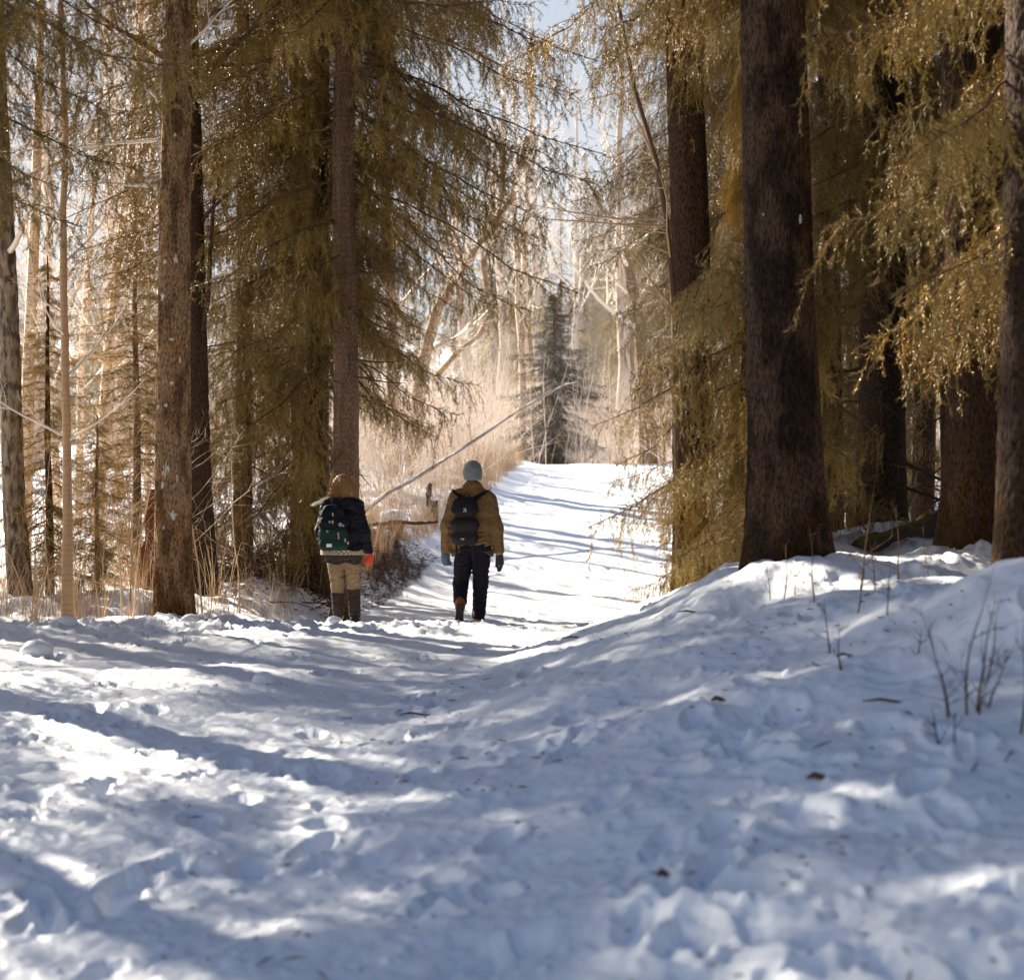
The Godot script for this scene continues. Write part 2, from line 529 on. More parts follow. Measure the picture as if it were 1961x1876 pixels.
# ---------------------------------------------------------------- trunks
# a bark-covered trunk with flare and roots: fissured relief for the ones close by
func trunk_mesh(pts: PackedVector3Array, rad: PackedFloat32Array, sides: int, seed_: int, flare: float, depth: float, mat: Material, base_col: Color, moss: Color, moss_h: float, step := 0.06, patchy := 0.0) -> ArrayMesh:
	var mb := MB.new()
	mb.use_c = true
	var f := FastNoiseLite.new()
	f.seed = seed_
	f.noise_type = FastNoiseLite.TYPE_SIMPLEX_SMOOTH
	f.frequency = 1.0
	f.fractal_octaves = 2
	# resample
	var cur := Curve3D.new()
	for p in pts:
		cur.add_point(p)
	var total := cur.get_baked_length()
	var fine_to := minf(total, 7.5)
	var ring_lo := int(fine_to / step) + 1
	var ring := ring_lo + int((total - fine_to) / maxf(step, 0.35))
	var seg := PackedFloat32Array([0.0])
	for i in range(1, pts.size()):
		seg.append(seg[i - 1] + pts[i].distance_to(pts[i - 1]))
	var lobes := 3 + seed_ % 3
	for i in ring + 1:
		var s := fine_to * i / ring_lo if i <= ring_lo else lerpf(fine_to, total, float(i - ring_lo) / (ring - ring_lo))
		# coarser rings above
		var p := cur.sample_baked(s, false)
		var k := 0
		while k < pts.size() - 2 and seg[k + 1] < s:
			k += 1
		var r := lerpf(rad[k], rad[k + 1], clampf((s - seg[k]) / maxf(seg[k + 1] - seg[k], 0.001), 0, 1))
		for j in sides + 1:
			var a := TAU * (j % sides) / sides
			var ca := cos(a)
			var sa := sin(a)
			var rr := r
			if flare > 0.0:
				var fl := exp(-s / (0.9 * r + 0.16))
				rr *= 1.0 + flare * fl * (0.75 + 0.45 * sin(lobes * a + seed_))
			rr *= 1.0 + 0.035 * f.get_noise_3d(ca * 1.1, s * 0.9, sa * 1.1)
			if depth > 0.0:
				var q := absf(f.get_noise_3d(ca * r * 26.0, s * 5.0, sa * r * 26.0))
				rr += depth * (smoothstep(0.0, 0.3, q) - 0.7) + depth * 0.3 * f.get_noise_3d(ca * r * 60.0, s * 22.0, sa * r * 60.0)
			mb.v.append(Vector3(p.x + ca * rr, p.y, p.z + sa * rr))
			var m := clampf((moss_h - s) / maxf(moss_h, 0.01) + 0.7 * f.get_noise_3d(ca * 2.5, s * 2.0, sa * 2.5), 0, 1)
			var t := 0.85 + 0.3 * f.get_noise_3d(ca * 1.6 + 5.0, s * 0.9, sa * 1.6)
			if patchy > 0.0:
				var pn := f.get_noise_3d(ca * 0.8 + 20.0, s * 1.5, sa * 0.8) + 0.35 * f.get_noise_3d(ca * 3.0, s * 5.0 + 7.0, sa * 3.0)
				t *= lerpf(1.0, lerpf(0.38, 1.6, smoothstep(-0.4, 0.35, pn)), patchy)
			mb.c.append((base_col * t).lerp(moss, m * m))
	var w := sides + 1
	for i in ring + 1:
		for j in w:
			var u: Vector3 = mb.v[mini(i + 1, ring) * w + j] - mb.v[maxi(i - 1, 0) * w + j]
			var q: Vector3 = mb.v[i * w + (j + 1) % sides] - mb.v[i * w + (j + sides - 1) % sides]
			mb.n.append(u.cross(q).normalized())
	for i in ring:
		for j in sides:
			var k := i * w + j
			mb.ix.append(k); mb.ix.append(k + 1); mb.ix.append(k + w)
			mb.ix.append(k + 1); mb.ix.append(k + w + 1); mb.ix.append(k + w)
	return mb.mesh(mat)

# ---------------------------------------------------------------- spruce boughs
func needle_tone(r: RandomNumberGenerator) -> Color:
	var t := r.randf_range(0.55, 1.5)
	return Color(t * r.randf_range(0.9, 1.15), t, t * r.randf_range(0.7, 1.1))

# one drooping limb, its side twigs, and the feathery twigs that hang from them like curtains
func make_bough(s: int, ln: float, hang: float, step: float, nl: float, nw: float, ns: float, droop := 1.0, rough := 1.0) -> ArrayMesh:
	var r := rng(s)
	var wood := MB.new()
	var leaf := MB.new()
	leaf.use_c = true
	var pts := PackedVector3Array()
	var rad := PackedFloat32Array()
	var cnt := 12
	var zz := r.randf_range(-0.14, 0.14)
	var kink := r.randf_range(0.25, 0.8)
	for i in cnt:
		var t := float(i) / (cnt - 1)
		var y := ln * droop * (-0.14 * t - 0.38 * t * t + 0.24 * t * t * t) - 0.05 * ln * rough * smoothstep(kink - 0.15, kink + 0.1, t)
		pts.append(Vector3(ln * t, y + r.randf_range(-0.025, 0.025), zz * ln * sin(t * 3.0) + r.randf_range(-0.04, 0.04)))
		rad.append(0.013 * ln / 2.6 * (1.0 - t) + 0.003)
	wood.tube(pts, rad, 5)
	for side in [-1.0, 1.0]:
		var t := 0.08 + 0.05 * r.randf()
		var thin := 0
		while t < 1.0:
			var q := t * (cnt - 1)
			var b := pts[int(q)].lerp(pts[mini(int(q) + 1, cnt - 1)], q - int(q))
			t += step * 1.15 / ln * r.randf_range(0.6, 1.4)
			if thin == 0 and r.randf() < 0.07 * rough: thin = r.randi_range(2, 4)
			if thin > 0:
				thin -= 1
				continue
			var lb := (0.6 * pow(maxf(1.0 - t, 0.0), 0.7) + 0.17) * r.randf_range(0.4, 1.2) * ln / 2.6
			var dir := Vector3(r.randf_range(0.3, 1.0), r.randf_range(-0.3, 0.25), side * r.randf_range(0.4, 1.0)).normalized()
			var bp := PackedVector3Array()
			var br := PackedFloat32Array()
			for k in 5:
				var u := k / 4.0
				bp.append(b + dir * lb * u + Vector3.DOWN * lb * hang * 0.5 * pow(u, 1.7))
				br.append(lerpf(0.0045, 0.0015, u))
			wood.tube(bp, br, 3, Color.WHITE, false)
			var tone := needle_tone(r)
			for k in range(1, 5):
				leaf.needles(bp[k - 1], bp[k], ns, nl, nw, r, tone)
			# short twigs standing over the limb
			for k in 2:
				var up := (dir * Vector3(1, 0, r.randf_range(-1, 1)) + Vector3.UP * r.randf_range(0.2, 0.8)).normalized() * r.randf_range(0.05, 0.13)
				leaf.needles(b, b + up, ns, nl, nw, r, tone * 1.1)
			var u2 := r.randf_range(0.05, 0.2)
			while u2 < 1.0:
				var qq := u2 * 4.0
				var a := bp[int(qq)].lerp(bp[mini(int(qq) + 1, 4)], qq - int(qq))
				var ls := r.randf_range(0.08, 0.5) * hang * (1.0 - 0.3 * u2)
				if r.randf() < 0.14: ls *= 1.6
				var dd := (Vector3.DOWN * hang + dir * r.randf_range(0.05, 0.7) + Vector3(r.randf_range(-0.35, 0.35), 0, r.randf_range(-0.35, 0.35))).normalized()
				var m1 := a + dd * ls * 0.5
				var m2 := m1 + (dd + Vector3.DOWN * 0.5 + Vector3(r.randf_range(-0.3, 0.3), 0, r.randf_range(-0.3, 0.3))).normalized() * ls * 0.5
				var tn := tone * r.randf_range(0.75, 1.3)
				leaf.needles(a, m1, ns, nl, nw, r, tn)
				leaf.needles(m1, m2, ns, nl, nw, r, tn)
				var kids := int(ls / 0.06)
				for k in kids:
					var o := a.lerp(m1, r.randf()) if r.randf() < 0.5 else m1.lerp(m2, r.randf())
					var sd := (dd + Vector3(r.randf_range(-1, 1), r.randf_range(-0.2, 0.4), r.randf_range(-1, 1))).normalized() * r.randf_range(0.04, 0.1)
					leaf.needles(o, o + sd, ns, nl, nw, r, tn * r.randf_range(0.9, 1.2))
				u2 += step / maxf(lb, 0.1) * r.randf_range(0.7, 1.3)
	leaf.needles(pts[cnt - 3], pts[cnt - 1], ns * 0.6, nl, nw, r)
	var m := ArrayMesh.new()
	leaf.put(m, mats.needles)
	wood.put(m, mats.twig_dark)
	return m

func make_boughs() -> void:
	for s in 7:
		boughs.append(make_bough(100 + s, 2.6, 1.1, 0.105, 0.032, 0.0058, 0.0068))
	for s in 3:
		young_boughs.append(make_bough(140 + s, 1.3, 0.4, 0.065, 0.023, 0.0046, 0.006, 0.6, 0.5))
	for s in 3:
		far_boughs.append(make_bough(160 + s, 2.6, 0.8, 0.24, 0.08, 0.022, 0.03))

# put boughs round a stem; profile: [[height, reach], ...] for the length of boughs against height
func crown(t: Node3D, stem: Callable, profile: Array, gap: float, set_: Array, size: float, s: int, skip = null, tone := 1.0, ragged := 0.0) -> void:
	var r := rng(s)
	var lists: Array = []
	var cols: Array = []
	for k in set_:
		lists.append([])
		cols.append([])
	var h: float = profile[0][0]
	var top: float = profile[profile.size() - 1][0]
	var ang := r.randf() * TAU
	while h < top:
		ang += 2.4 + r.randf_range(-0.5, 0.5)
		var reach := 0.0
		for i in profile.size() - 1:
			if h >= profile[i][0] and h <= profile[i + 1][0]:
				reach = lerpf(profile[i][1], profile[i + 1][1], (h - profile[i][0]) / (profile[i + 1][0] - profile[i][0]))
		reach *= r.randf_range(0.7 - 0.4 * ragged, 1.15 + 0.3 * ragged)
		var go := true
		if skip != null:
			go = skip.call(h, ang, reach)
		if go and reach > 0.05:
			var k := r.randi() % set_.size()
			var sc := reach / size
			var thick := lerpf(sc, 1.0, 0.45)
			var lift := lerpf(-0.16, 0.5, clampf((h - profile[0][0]) / (top - profile[0][0]), 0, 1) ** 1.5) + r.randf_range(-0.15, 0.12)
			var b := Basis(Vector3.UP, -ang) * Basis(Vector3(0, 0, 1), lift) * Basis(Vector3(1, 0, 0), r.randf_range(-0.2, 0.2))
			b = b * Basis.from_scale(Vector3(sc, thick, thick * r.randf_range(0.85, 1.15)))
			lists[k].append(Transform3D(b, stem.call(h)))
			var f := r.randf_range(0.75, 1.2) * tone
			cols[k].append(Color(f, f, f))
		h += gap * r.randf_range(0.5, 1.5)
	for k in set_.size():
		if lists[k].size():
			scatter("crown", set_[k], lists[k], t, cols[k])

# a spruce: base on the ground, height, trunk radius at the foot
func spruce(label: String, base: Vector3, height: float, rad: float, profile: Array, opts := {}) -> Node3D:
	var t := thing(opts.get("called", "spruce_tree"), label, opts.get("category", "tree"), base, opts.get("group", ""))
	var s: int = opts.get("seed", 1)
	var lean: Vector3 = opts.get("lean", Vector3.ZERO)
	var hero: bool = opts.get("hero", false)
	var f := FastNoiseLite.new()
	f.seed = s
	f.frequency = 0.12
	var stem := func(h: float) -> Vector3:
		var q := h / height
		return Vector3(lean.x * h + 0.08 * f.get_noise_1d(h), h, lean.z * h + 0.08 * f.get_noise_1d(h + 50.0))
	var pts := PackedVector3Array()
	var rr := PackedFloat32Array()
	var n := 14
	for i in n + 1:
		var h := height * pow(float(i) / n, 1.3)
		pts.append(stem.call(h) if i > 0 else stem.call(0.0) + Vector3.DOWN * 0.15)
		rr.append(rad * pow(1.0 - h / height, 0.75) * 0.97 + 0.008)
	var mat: Material = mats[opts.get("bark", "bark_spruce")]
	var tm: ArrayMesh
	if hero:
		tm = trunk_mesh(pts, rr, opts.get("sides", 40), s, opts.get("flare", 0.3), opts.get("relief", 0.006), mat, opts.get("tone", Color(1, 1, 1)), opts.get("moss", Color(0.5, 0.42, 0.2)), opts.get("moss_h", 0.7), 0.06)
	else:
		tm = trunk_mesh(pts, rr, 12, s, opts.get("flare", 0.25), 0.0, mat, opts.get("tone", Color(1, 1, 1)), Color(0.5, 0.42, 0.2), 0.5, 0.3)
	obj("trunk", tm, t)
	if opts.has("dead"):
		dead_limbs(t, stem, opts.dead, rad, s)
	if profile:
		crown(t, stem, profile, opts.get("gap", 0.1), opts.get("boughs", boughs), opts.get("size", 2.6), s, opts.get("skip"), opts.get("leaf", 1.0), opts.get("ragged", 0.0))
	return t

# bare dry limbs low on a trunk
func dead_limbs(t: Node3D, stem: Callable, range_: Array, rad: float, s: int) -> void:
	var r := rng(s + 900)
	var mb := MB.new()
	for k in int(range_[2]):
		var h := r.randf_range(range_[0], range_[1])
		var a := r.randf() * TAU
		var l: float = r.randf_range(0.25, 1.0) * range_[3]
		var d := Vector3(cos(a), r.randf_range(-0.5, 0.05), sin(a))
		limb(mb, stem.call(h) + Vector3(cos(a), 0, sin(a)) * rad * 0.6, d.normalized(), l, 0.011 + 0.007 * l, 1, 2, r, -0.25, [0, 5, 3])
	obj("dead_branches", mb.mesh(mats.twig_dark), t, "stuff")

# ---------------------------------------------------------------- bare wood
func limb(mb: MB, p: Vector3, dir: Vector3, ln: float, r0: float, level: int, most: int, r: RandomNumberGenerator, up: float, kids: Array, col := Color.WHITE) -> void:
	var segs: int = [12, 8, 5, 4][mini(level, 3)]
	var pts := PackedVector3Array([p])
	var rad := PackedFloat32Array([r0])
	var d := dir
	for i in segs:
		var wig: float = [0.05, 0.13, 0.2, 0.25][mini(level, 3)]
		d = (d + Vector3(r.randf_range(-wig, wig), r.randf_range(-wig, wig) + up * 0.12, r.randf_range(-wig, wig))).normalized()
		p += d * (ln / segs)
		pts.append(p)
		rad.append(r0 * (1.0 - 0.85 * (i + 1.0) / segs))
	mb.tube(pts, rad, [8, 5, 4, 3][mini(level, 3)], col, false)
	if level >= most:
		return
	var cnt: int = kids[level] if level < kids.size() else 0
	for k in cnt:
		var t := r.randf_range(0.18, 0.98)
		if level == 0: t = lerpf(0.3, 0.98, (k + r.randf()) / cnt)
		var q := t * segs
		var i := mini(int(q), segs - 1)
		var b := pts[i].lerp(pts[i + 1], q - i)
		var ax_ := (pts[i + 1] - pts[i]).normalized()
		var side := ax_.cross(Vector3(r.randf() - 0.5, r.randf() - 0.5, r.randf() - 0.5)).normalized()
		var nd := (ax_ * r.randf_range(0.5, 1.1) + side).normalized()
		limb(mb, b, nd, ln * r.randf_range(0.3, 0.55) * (1.15 - 0.7 * t), maxf(rad[i] * r.randf_range(0.4, 0.6), 0.0022), level + 1, most, r, up, kids, col)

# a whole bare tree as [stem, branches]
func bare_tree(s: int, height: float, rad: float, kids: Array, most: int, up: float, trunk_mat: Material, twig_mat: Material, lean := Vector3.ZERO, clear := 0.3, twig_min := 0.0) -> Array:
	var r := rng(s)
	var stem := MB.new()
	var tw := MB.new()
	var pts := PackedVector3Array()
	var rr := PackedFloat32Array()
	var off := Vector3.ZERO
	var n := 14
	for i in n + 1:
		var t := float(i) / n
		off += Vector3(r.randf_range(-1, 1), 0, r.randf_range(-1, 1)) * height * 0.006
		pts.append(Vector3(lean.x * height * t, height * t - (0.2 if i == 0 else 0.0), lean.z * height * t) + off)
		rr.append(rad * pow(1.0 - t, 0.8) * (1.0 + (0.35 if i == 0 else 0.0)) + 0.004)
	stem.tube(pts, rr, 10)
	for k in int(kids[0]):
		var t := lerpf(clear, 0.97, (k + r.randf()) / kids[0])
		var q := t * n
		var i := mini(int(q), n - 1)
		var b := pts[i].lerp(pts[i + 1], q - i)
		var a := k * 2.4 + r.randf_range(-0.4, 0.4)
		var d := Vector3(cos(a), r.randf_range(0.35, 1.3), sin(a)).normalized()
		limb(tw, b, d, height * r.randf_range(0.14, 0.3) * (1.15 - 0.75 * t), maxf(rr[i] * r.randf_range(0.28, 0.5), 0.004), 1, most, r, up, kids)
	var m1 := stem.mesh(trunk_mat)
	var m2 := tw.mesh(twig_mat)
	return [m1, m2]

func place_bare(called: String, meshes: Array, label: String, base: Vector3, turn: float, size: float, group := "", tilt := Vector3.ZERO) -> Node3D:
	var t := thing(called, label, "tree", base, group)
	obj("trunk", meshes[0], t)
	obj("branches", meshes[1], t)
	t.rotation = Vector3(tilt.x, turn, tilt.z)
	t.scale = Vector3.ONE * size
	return t

# a leafless tree given by the points its trunk runs through: [[x, y], ...] in the wide picture, at one depth
func trunk_line(depth: float, line: Array, up_to: float) -> PackedVector3Array:
	var base := on_ground(line[0][0], depth)
	var pts := PackedVector3Array([Vector3(0, -0.2, 0), Vector3.ZERO])
	for k in range(1, line.size()):
		var q := at(line[k][0], line[k][1], depth + (line[k][2] if line[k].size() > 2 else 0.0))
		pts.append(q - base)
	var l := pts.size()
	var d := (pts[l - 1] - pts[l - 2]).normalized()
	d = (d + Vector3.UP * 0.6).normalized()
	while pts[pts.size() - 1].y < up_to:
		pts.append(pts[pts.size() - 1] + d * 1.5)
	return pts

func taper(pts: PackedVector3Array, r0: float, r1: float) -> PackedFloat32Array:
	var out := PackedFloat32Array()
	var top := pts[pts.size() - 1].y
	for p in pts:
		out.append(lerpf(r0, r1, clampf(p.y / top, 0, 1)))
	return out

# limbs on the upper trunk, as one part
func crown_limbs(t: Node3D, pts: PackedVector3Array, rad: PackedFloat32Array, from: float, count: int, ln: float, s: int, mat: Material, kids := [0, 7, 5]) -> void:
	var r := rng(s)
	var mb := MB.new()
	var top := pts[pts.size() - 1].y
	for k in count:
		var h := lerpf(from, top, (k + r.randf()) / count)
		var i := 1
		while i < pts.size() - 2 and pts[i + 1].y < h:
			i += 1
		var u := clampf((h - pts[i].y) / maxf(pts[i + 1].y - pts[i].y, 0.01), 0, 1)
		var a := k * 2.4 + r.randf()
		limb(mb, pts[i].lerp(pts[i + 1], u), Vector3(cos(a), r.randf_range(0.3, 1.0), sin(a)).normalized(), ln * r.randf_range(0.6, 1.2) * (1.1 - 0.6 * (h - from) / (top - from)), rad[i] * 0.3 + 0.004, 1, 3, r, 0.3, kids)
	obj("branches", mb.mesh(mat), t, "stuff")

# irregular pale crust on the bark, following the trunk's round
func lichen(t: Node3D, centre: Vector3, rad: float, ang: float, w: float, h: float, s: int, mat: Material, proud := 0.007) -> void:
	var mb := MB.new()
	var f := FastNoiseLite.new()
	f.seed = s
	f.frequency = 0.9
	var n := 26
	var amp := 0.9 if mat == mats.lichen else 0.4
	var pos := func(u: float, v: float, out: float) -> Vector3:
		var a := ang + u / rad
		return centre + Vector3(cos(a) * (rad + out), v, sin(a) * (rad + out))
	var mid: Vector3 = pos.call(0.0, 0.0, proud)
	for k in n:
		var a := TAU * k / n
		var b := TAU * (k + 1) / n
		var ra := 0.7 + amp * f.get_noise_2d(cos(a) * 2.6, sin(a) * 2.6)
		var rb := 0.7 + amp * f.get_noise_2d(cos(b) * 2.6, sin(b) * 2.6)
		var pa: Vector3 = pos.call(cos(a) * ra * w, sin(a) * ra * h, proud * 0.8)
		var pb: Vector3 = pos.call(cos(b) * rb * w, sin(b) * rb * h, proud * 0.8)
		var qa: Vector3 = pos.call(cos(a) * ra * w * 1.03, sin(a) * ra * h * 1.03, -proud)
		var qb: Vector3 = pos.call(cos(b) * rb * w * 1.03, sin(b) * rb * h * 1.03, -proud)
		mb.tri(mid, pa, pb)
		mb.quad(pa, qa, qb, pb)
	obj("lichen_patch" if mat == mats.lichen else "snow_patch", mb.mesh(mat), t)

func build_trees() -> void:
	left_trees()
	right_trees()
	middle_trees()
	far_trees()
	thicket()
	low_things()

func left_trees() -> void:
	var p := on_ground(332, 16.0)
	var t := thing("aspen_tree", "thick straight grey-brown trunk dotted with white lichen, left of the walkers", "tree", p)
	var pts := PackedVector3Array()
	var rr := PackedFloat32Array()
	for i in 19:
		var h := i * 1.0
		pts.append(Vector3(0.008 * h - 0.02 * sin(h * 0.5), h - (0.2 if i == 0 else 0.0), 0))
		rr.append(0.195 * (1.0 - h / 24.0) + 0.012 * exp(-h))
	obj("trunk", trunk_mesh(pts, rr, 110, 3, 0.36, 0.014, mats.bark_grey, Color(1.0, 0.88, 0.78), Color(0.42, 0.28, 0.1), 2.2, 0.045, 0.75), t)
	crown_limbs(t, pts, rr, 7.0, 16, 2.6, 31, mats.twig_dark)
	var mb := MB.new()
	var r := rng(8)
	for k in [[-0.17, 5.55, -1.0, 0.9, 1.3], [-0.17, 5.1, -1.0, 0.0, 1.9], [0.16, 6.1, 1.0, 0.9, 0.7], [-0.17, 4.6, -1.0, 0.1, 1.1], [-0.15, 6.6, -0.8, 0.6, 1.6]]:
		limb(mb, Vector3(k[0], k[1], 0.02), Vector3(k[2], k[3], 0.3 * r.randf_range(-1, 1)).normalized(), k[4], 0.022, 1, 3, r, 0.3, [0, 5, 4])
	obj("dead_branches", mb.mesh(mats.twig_pale), t, "stuff")
	for k in [[325, 905, 0.05, 0.12], [318, 930, 0.03, 0.05], [338, 985, 0.055, 0.08], [322, 1010, 0.03, 0.04], [308, 780, 0.03, 0.035], [325, 777, 0.03, 0.025], [336, 652, 0.035, 0.025], [336, 735, 0.03, 0.035], [318, 570, 0.035, 0.06], [343, 500, 0.03, 0.07], [313, 340, 0.028, 0.03], [341, 265, 0.022, 0.03], [304, 362, 0.02, 0.045], [350, 690, 0.016, 0.05], [345, 915, 0.018, 0.06], [322, 505, 0.03, 0.03]]:
		var q := at(k[0], k[1], 16.0) - p
		var tr := 0.195 * (1.0 - q.y / 24.0)
		var cx := 0.008 * q.y - 0.02 * sin(q.y * 0.5)
		var u := clampf((q.x - cx) / tr, -0.95, 0.95)
		lichen(t, Vector3(cx, q.y, 0), tr, acos(u), k[2] * 0.9, k[3] * 0.9, int(k[1]), mats.lichen)


	# the dark neighbour behind it
	var line := trunk_line(20.5, [[388, 1115], [374, 850], [368, 550], [362, 250], [356, 0]], 15.0)
	t = thing("alder_tree", "dark straight trunk half hidden behind the lichen-dotted trunk", "tree", on_ground(388, 20.5))
	rr = taper(line, 0.21, 0.1)
	obj("trunk", trunk_mesh(line, rr, 36, 14, 0.35, 0.01, mats.bark_dark, Color(1, 1, 1), Color(0.6, 0.4, 0.15), 1.0, 0.07), t)
	crown_limbs(t, line, rr, 6.5, 14, 2.6, 32, mats.twig_dark)
	mb = MB.new()
	var q2 := at(378, 690, 20.5) - t.position
	mb.tube(PackedVector3Array([q2, at(400, 560, 20.3) - t.position, at(403, 470, 20.2) - t.position, at(410, 380, 20.2) - t.position, at(440, 255, 20.2) - t.position]), PackedFloat32Array([0.04, 0.035, 0.03, 0.022, 0.008]), 6)
	mb.tube(PackedVector3Array([at(385, 425, 20.5) - t.position, at(410, 395, 20.2) - t.position, at(460, 350, 20.0) - t.position]), PackedFloat32Array([0.03, 0.025, 0.008]), 6)
	obj("limb", mb.mesh(mats.bark_dark), t, "stuff")
	for k in [[364, 690, 0.04, 0.06], [363, 720, 0.035, 0.04], [372, 1010, 0.03, 0.04]]:
		var q := at(k[0], k[1], 20.5) - t.position
		var cx := at(372, k[1], 20.5).x - t.position.x
		lichen(t, Vector3(cx, q.y, 0), 0.19, acos(clampf((q.x - cx) / 0.19, -0.9, 0.9)), k[2], k[3], int(k[1]), mats.lichen)

	# slim smooth stem in front
	line = trunk_line(15.8, [[130, 1205], [129, 950], [124, 650], [121, 400], [126, 250], [118, 60]], 7.5)
	t = thing("rowan_tree", "slim smooth tan stem standing alone in front on the left", "tree", on_ground(130, 15.8))
	rr = taper(line, 0.052, 0.02)
	rr[0] = 0.075; rr[1] = 0.07
	mb = MB.new()
	var sub := PackedVector3Array()
	var sr := PackedFloat32Array()
	for i in range(0, line.size() - 1):
		for k in 5:
			sub.append(line[i].lerp(line[i + 1], k / 5.0) + Vector3(0.006 * sin(i * 3.0 + k), 0, 0))
			sr.append(lerpf(rr[i], rr[i + 1], k / 5.0) * (1.0 + 0.04 * sin(i * 7.0 + k * 2.3)))
	mb.tube(sub, sr, 14)
	obj("trunk", mb.mesh(mats.bark_smooth), t)
	crown_limbs(t, line, rr, 1.6, 16, 1.1, 33, mats.twig_pale, [0, 4, 3])

	# old birch at the picture's left edge
	line = trunk_line(20.0, [[38, 1125], [26, 950], [22, 800], [16, 600], [8, 430], [-4, 200]], 13.0)
	t = thing("birch_tree", "old birch with cracked black and white bark at the far left edge", "tree", on_ground(38, 20.0))
	rr = taper(line, 0.15, 0.09)
	obj("trunk", trunk_mesh(line, rr, 36, 15, 0.35, 0.014, mats.bark_birch_old, Color(1, 1, 1), Color(0.12, 0.08, 0.06), 2.0, 0.07), t)
	crown_limbs(t, line, rr, 4.0, 18, 2.8, 34, mats.twig_pale)

	# slender birches behind, lit from the side
	var names := ["slender pale birch leaning right, third from the left edge", "pale birch beside the old cracked birch", "straight thin birch behind the slim tan stem", "forked pale birch left of the lichen-dotted trunk", "thin birch leaning left far behind the young spruce", "pale birch pole with dark rings, between tan stem and lichen trunk", "thinnest birch of the left background"]
	var spec := [[[185, 980], [205, 700], [228, 480], [250, 300]], [[45, 1000], [55, 700], [68, 400], [75, 150]], [[150, 1000], [155, 700], [172, 450], [190, 250]], [[178, 960], [208, 640], [236, 420], [245, 330]], [[110, 950], [100, 700], [92, 450], [80, 200]], [[225, 950], [238, 650], [262, 350], [270, 150]], [[285, 940], [280, 700], [286, 500], [292, 300]]]
	for k in 7:
		var dd: float = [27.0, 24.0, 31.0, 30.0, 33.0, 36.0, 29.0][k]
		line = trunk_line(dd, spec[k], 11.0)
		t = thing("birch_tree", names[k], "tree", on_ground(spec[k][0][0], dd), "slender birches in the left background")
		rr = taper(line, [0.11, 0.12, 0.085, 0.1, 0.09, 0.11, 0.06][k], 0.03)
		mb = MB.new()
		mb.tube(line, rr, 10)
		obj("trunk", mb.mesh(mats.bark_birch), t)
		crown_limbs(t, line, rr, 2.6, 14, 2.4, 40 + k, mats.twig_pale)

	# young spruces
	spruce("young spruce with thin dark stem between old birch and slim tan stem", on_ground(95, 20.4), 4.6, 0.055,
		[[0.25, 0.5], [0.8, 0.95], [2.2, 0.75], [4.5, 0.08]], {"seed": 21, "boughs": young_boughs, "size": 1.3, "gap": 0.05, "bark": "bark_dark", "dead": [0.2, 1.3, 22, 0.8], "leaf": 1.2})
	spruce("light green young spruce just left of the lichen-dotted trunk", on_ground(262, 24.0), 6.6, 0.07,
		[[0.3, 1.2], [1.0, 1.5], [3.4, 1.1], [6.5, 0.08]], {"seed": 22, "boughs": young_boughs, "size": 1.3, "gap": 0.04, "leaf": 1.25})
	spruce("low spruce sapling in the snow behind the slim tan stem", on_ground(185, 19.6), 2.3, 0.03,
		[[0.1, 0.5], [0.6, 0.75], [2.2, 0.05]], {"seed": 23, "boughs": young_boughs, "size": 1.3, "gap": 0.055, "leaf": 1.2})

	# the big spruces with curtains of twigs
	spruce("tall spruce with drooping boughs, its bare trunk foot behind the woman", on_ground(662, 21.0), 25.0, 0.19,
		[[4.5, 0.5], [5.1, 1.8], [6.2, 3.4], [8.0, 3.8], [14.0, 3.0], [25.0, 0.2]], {"seed": 11, "hero": true, "dead": [0.8, 6.0, 30, 1.2], "gap": 0.08, "tone": Color(1.1, 1.0, 0.95),
		"skip": func(h: float, a: float, _l: float) -> bool: return h > 8.5 or sin(a) < 0.72})
	spruce("dark spruce trunk wrapped in low boughs, nearest left of the tall spruce", on_ground(608, 22.6), 23.0, 0.2,
		[[0.4, 1.0], [1.0, 1.7], [2.5, 2.2], [6.0, 2.6], [14.0, 2.4], [23.0, 0.2]], {"seed": 12, "hero": true, "bark": "bark_dark", "dead": [0.6, 4.0, 24, 1.2], "gap": 0.085, "leaf": 0.9,
		"skip": func(h: float, a: float, _l: float) -> bool: return h > 3.2 or cos(a) < 0.35})
	spruce("pale barked spruce trunk behind hanging twigs, leftmost of the three spruces", on_ground(574, 24.5), 21.0, 0.17,
		[[1.6, 1.6], [3.0, 2.6], [8.0, 2.8], [21.0, 0.2]], {"seed": 13, "gap": 0.22, "tone": Color(1.6, 1.5, 1.4),
		"skip": func(h: float, a: float, _l: float) -> bool: return h > 3.0 or cos(a) < 0.2})
	spruce("spruce whose boughs hang to the snow right of the dark trunk", on_ground(468, 23.0), 22.0, 0.15,
		[[0.5, 1.3], [1.6, 2.1], [5.0, 2.3], [9.0, 3.5], [14.0, 3.0], [22.0, 0.1]], {"seed": 16, "gap": 0.19})  # upper crown, out of view, widened to cast more shade
	# boughs reaching into the top left corner, and unseen spruces added beyond the frame to block sky and sun
	spruce("dark spruce boughs hanging into the top left corner", Vector3(-5.2, ground(-5.2, 12.0), -12.0), 19.0, 0.22,
		[[4.3, 1.3], [4.9, 2.2], [7.0, 2.7], [12.0, 2.4], [19.0, 0.1]], {"seed": 17, "gap": 0.05, "leaf": 0.9})
	var shade := [[-11.3, 22.0, 16.0], [-8.8, 13.0, 21.0], [-8.0, 17.6, 23.0], [-6.4, 5.0, 20.0], [5.5, 3.5, 19.0], [6.2, 7.0, 20.0], [-4.8, -4.0, 21.0], [4.0, -3.5, 21.0], [6.6, 12.0, 21.0], [7.6, 16.0, 22.0], [9.2, 21.0, 22.0]]
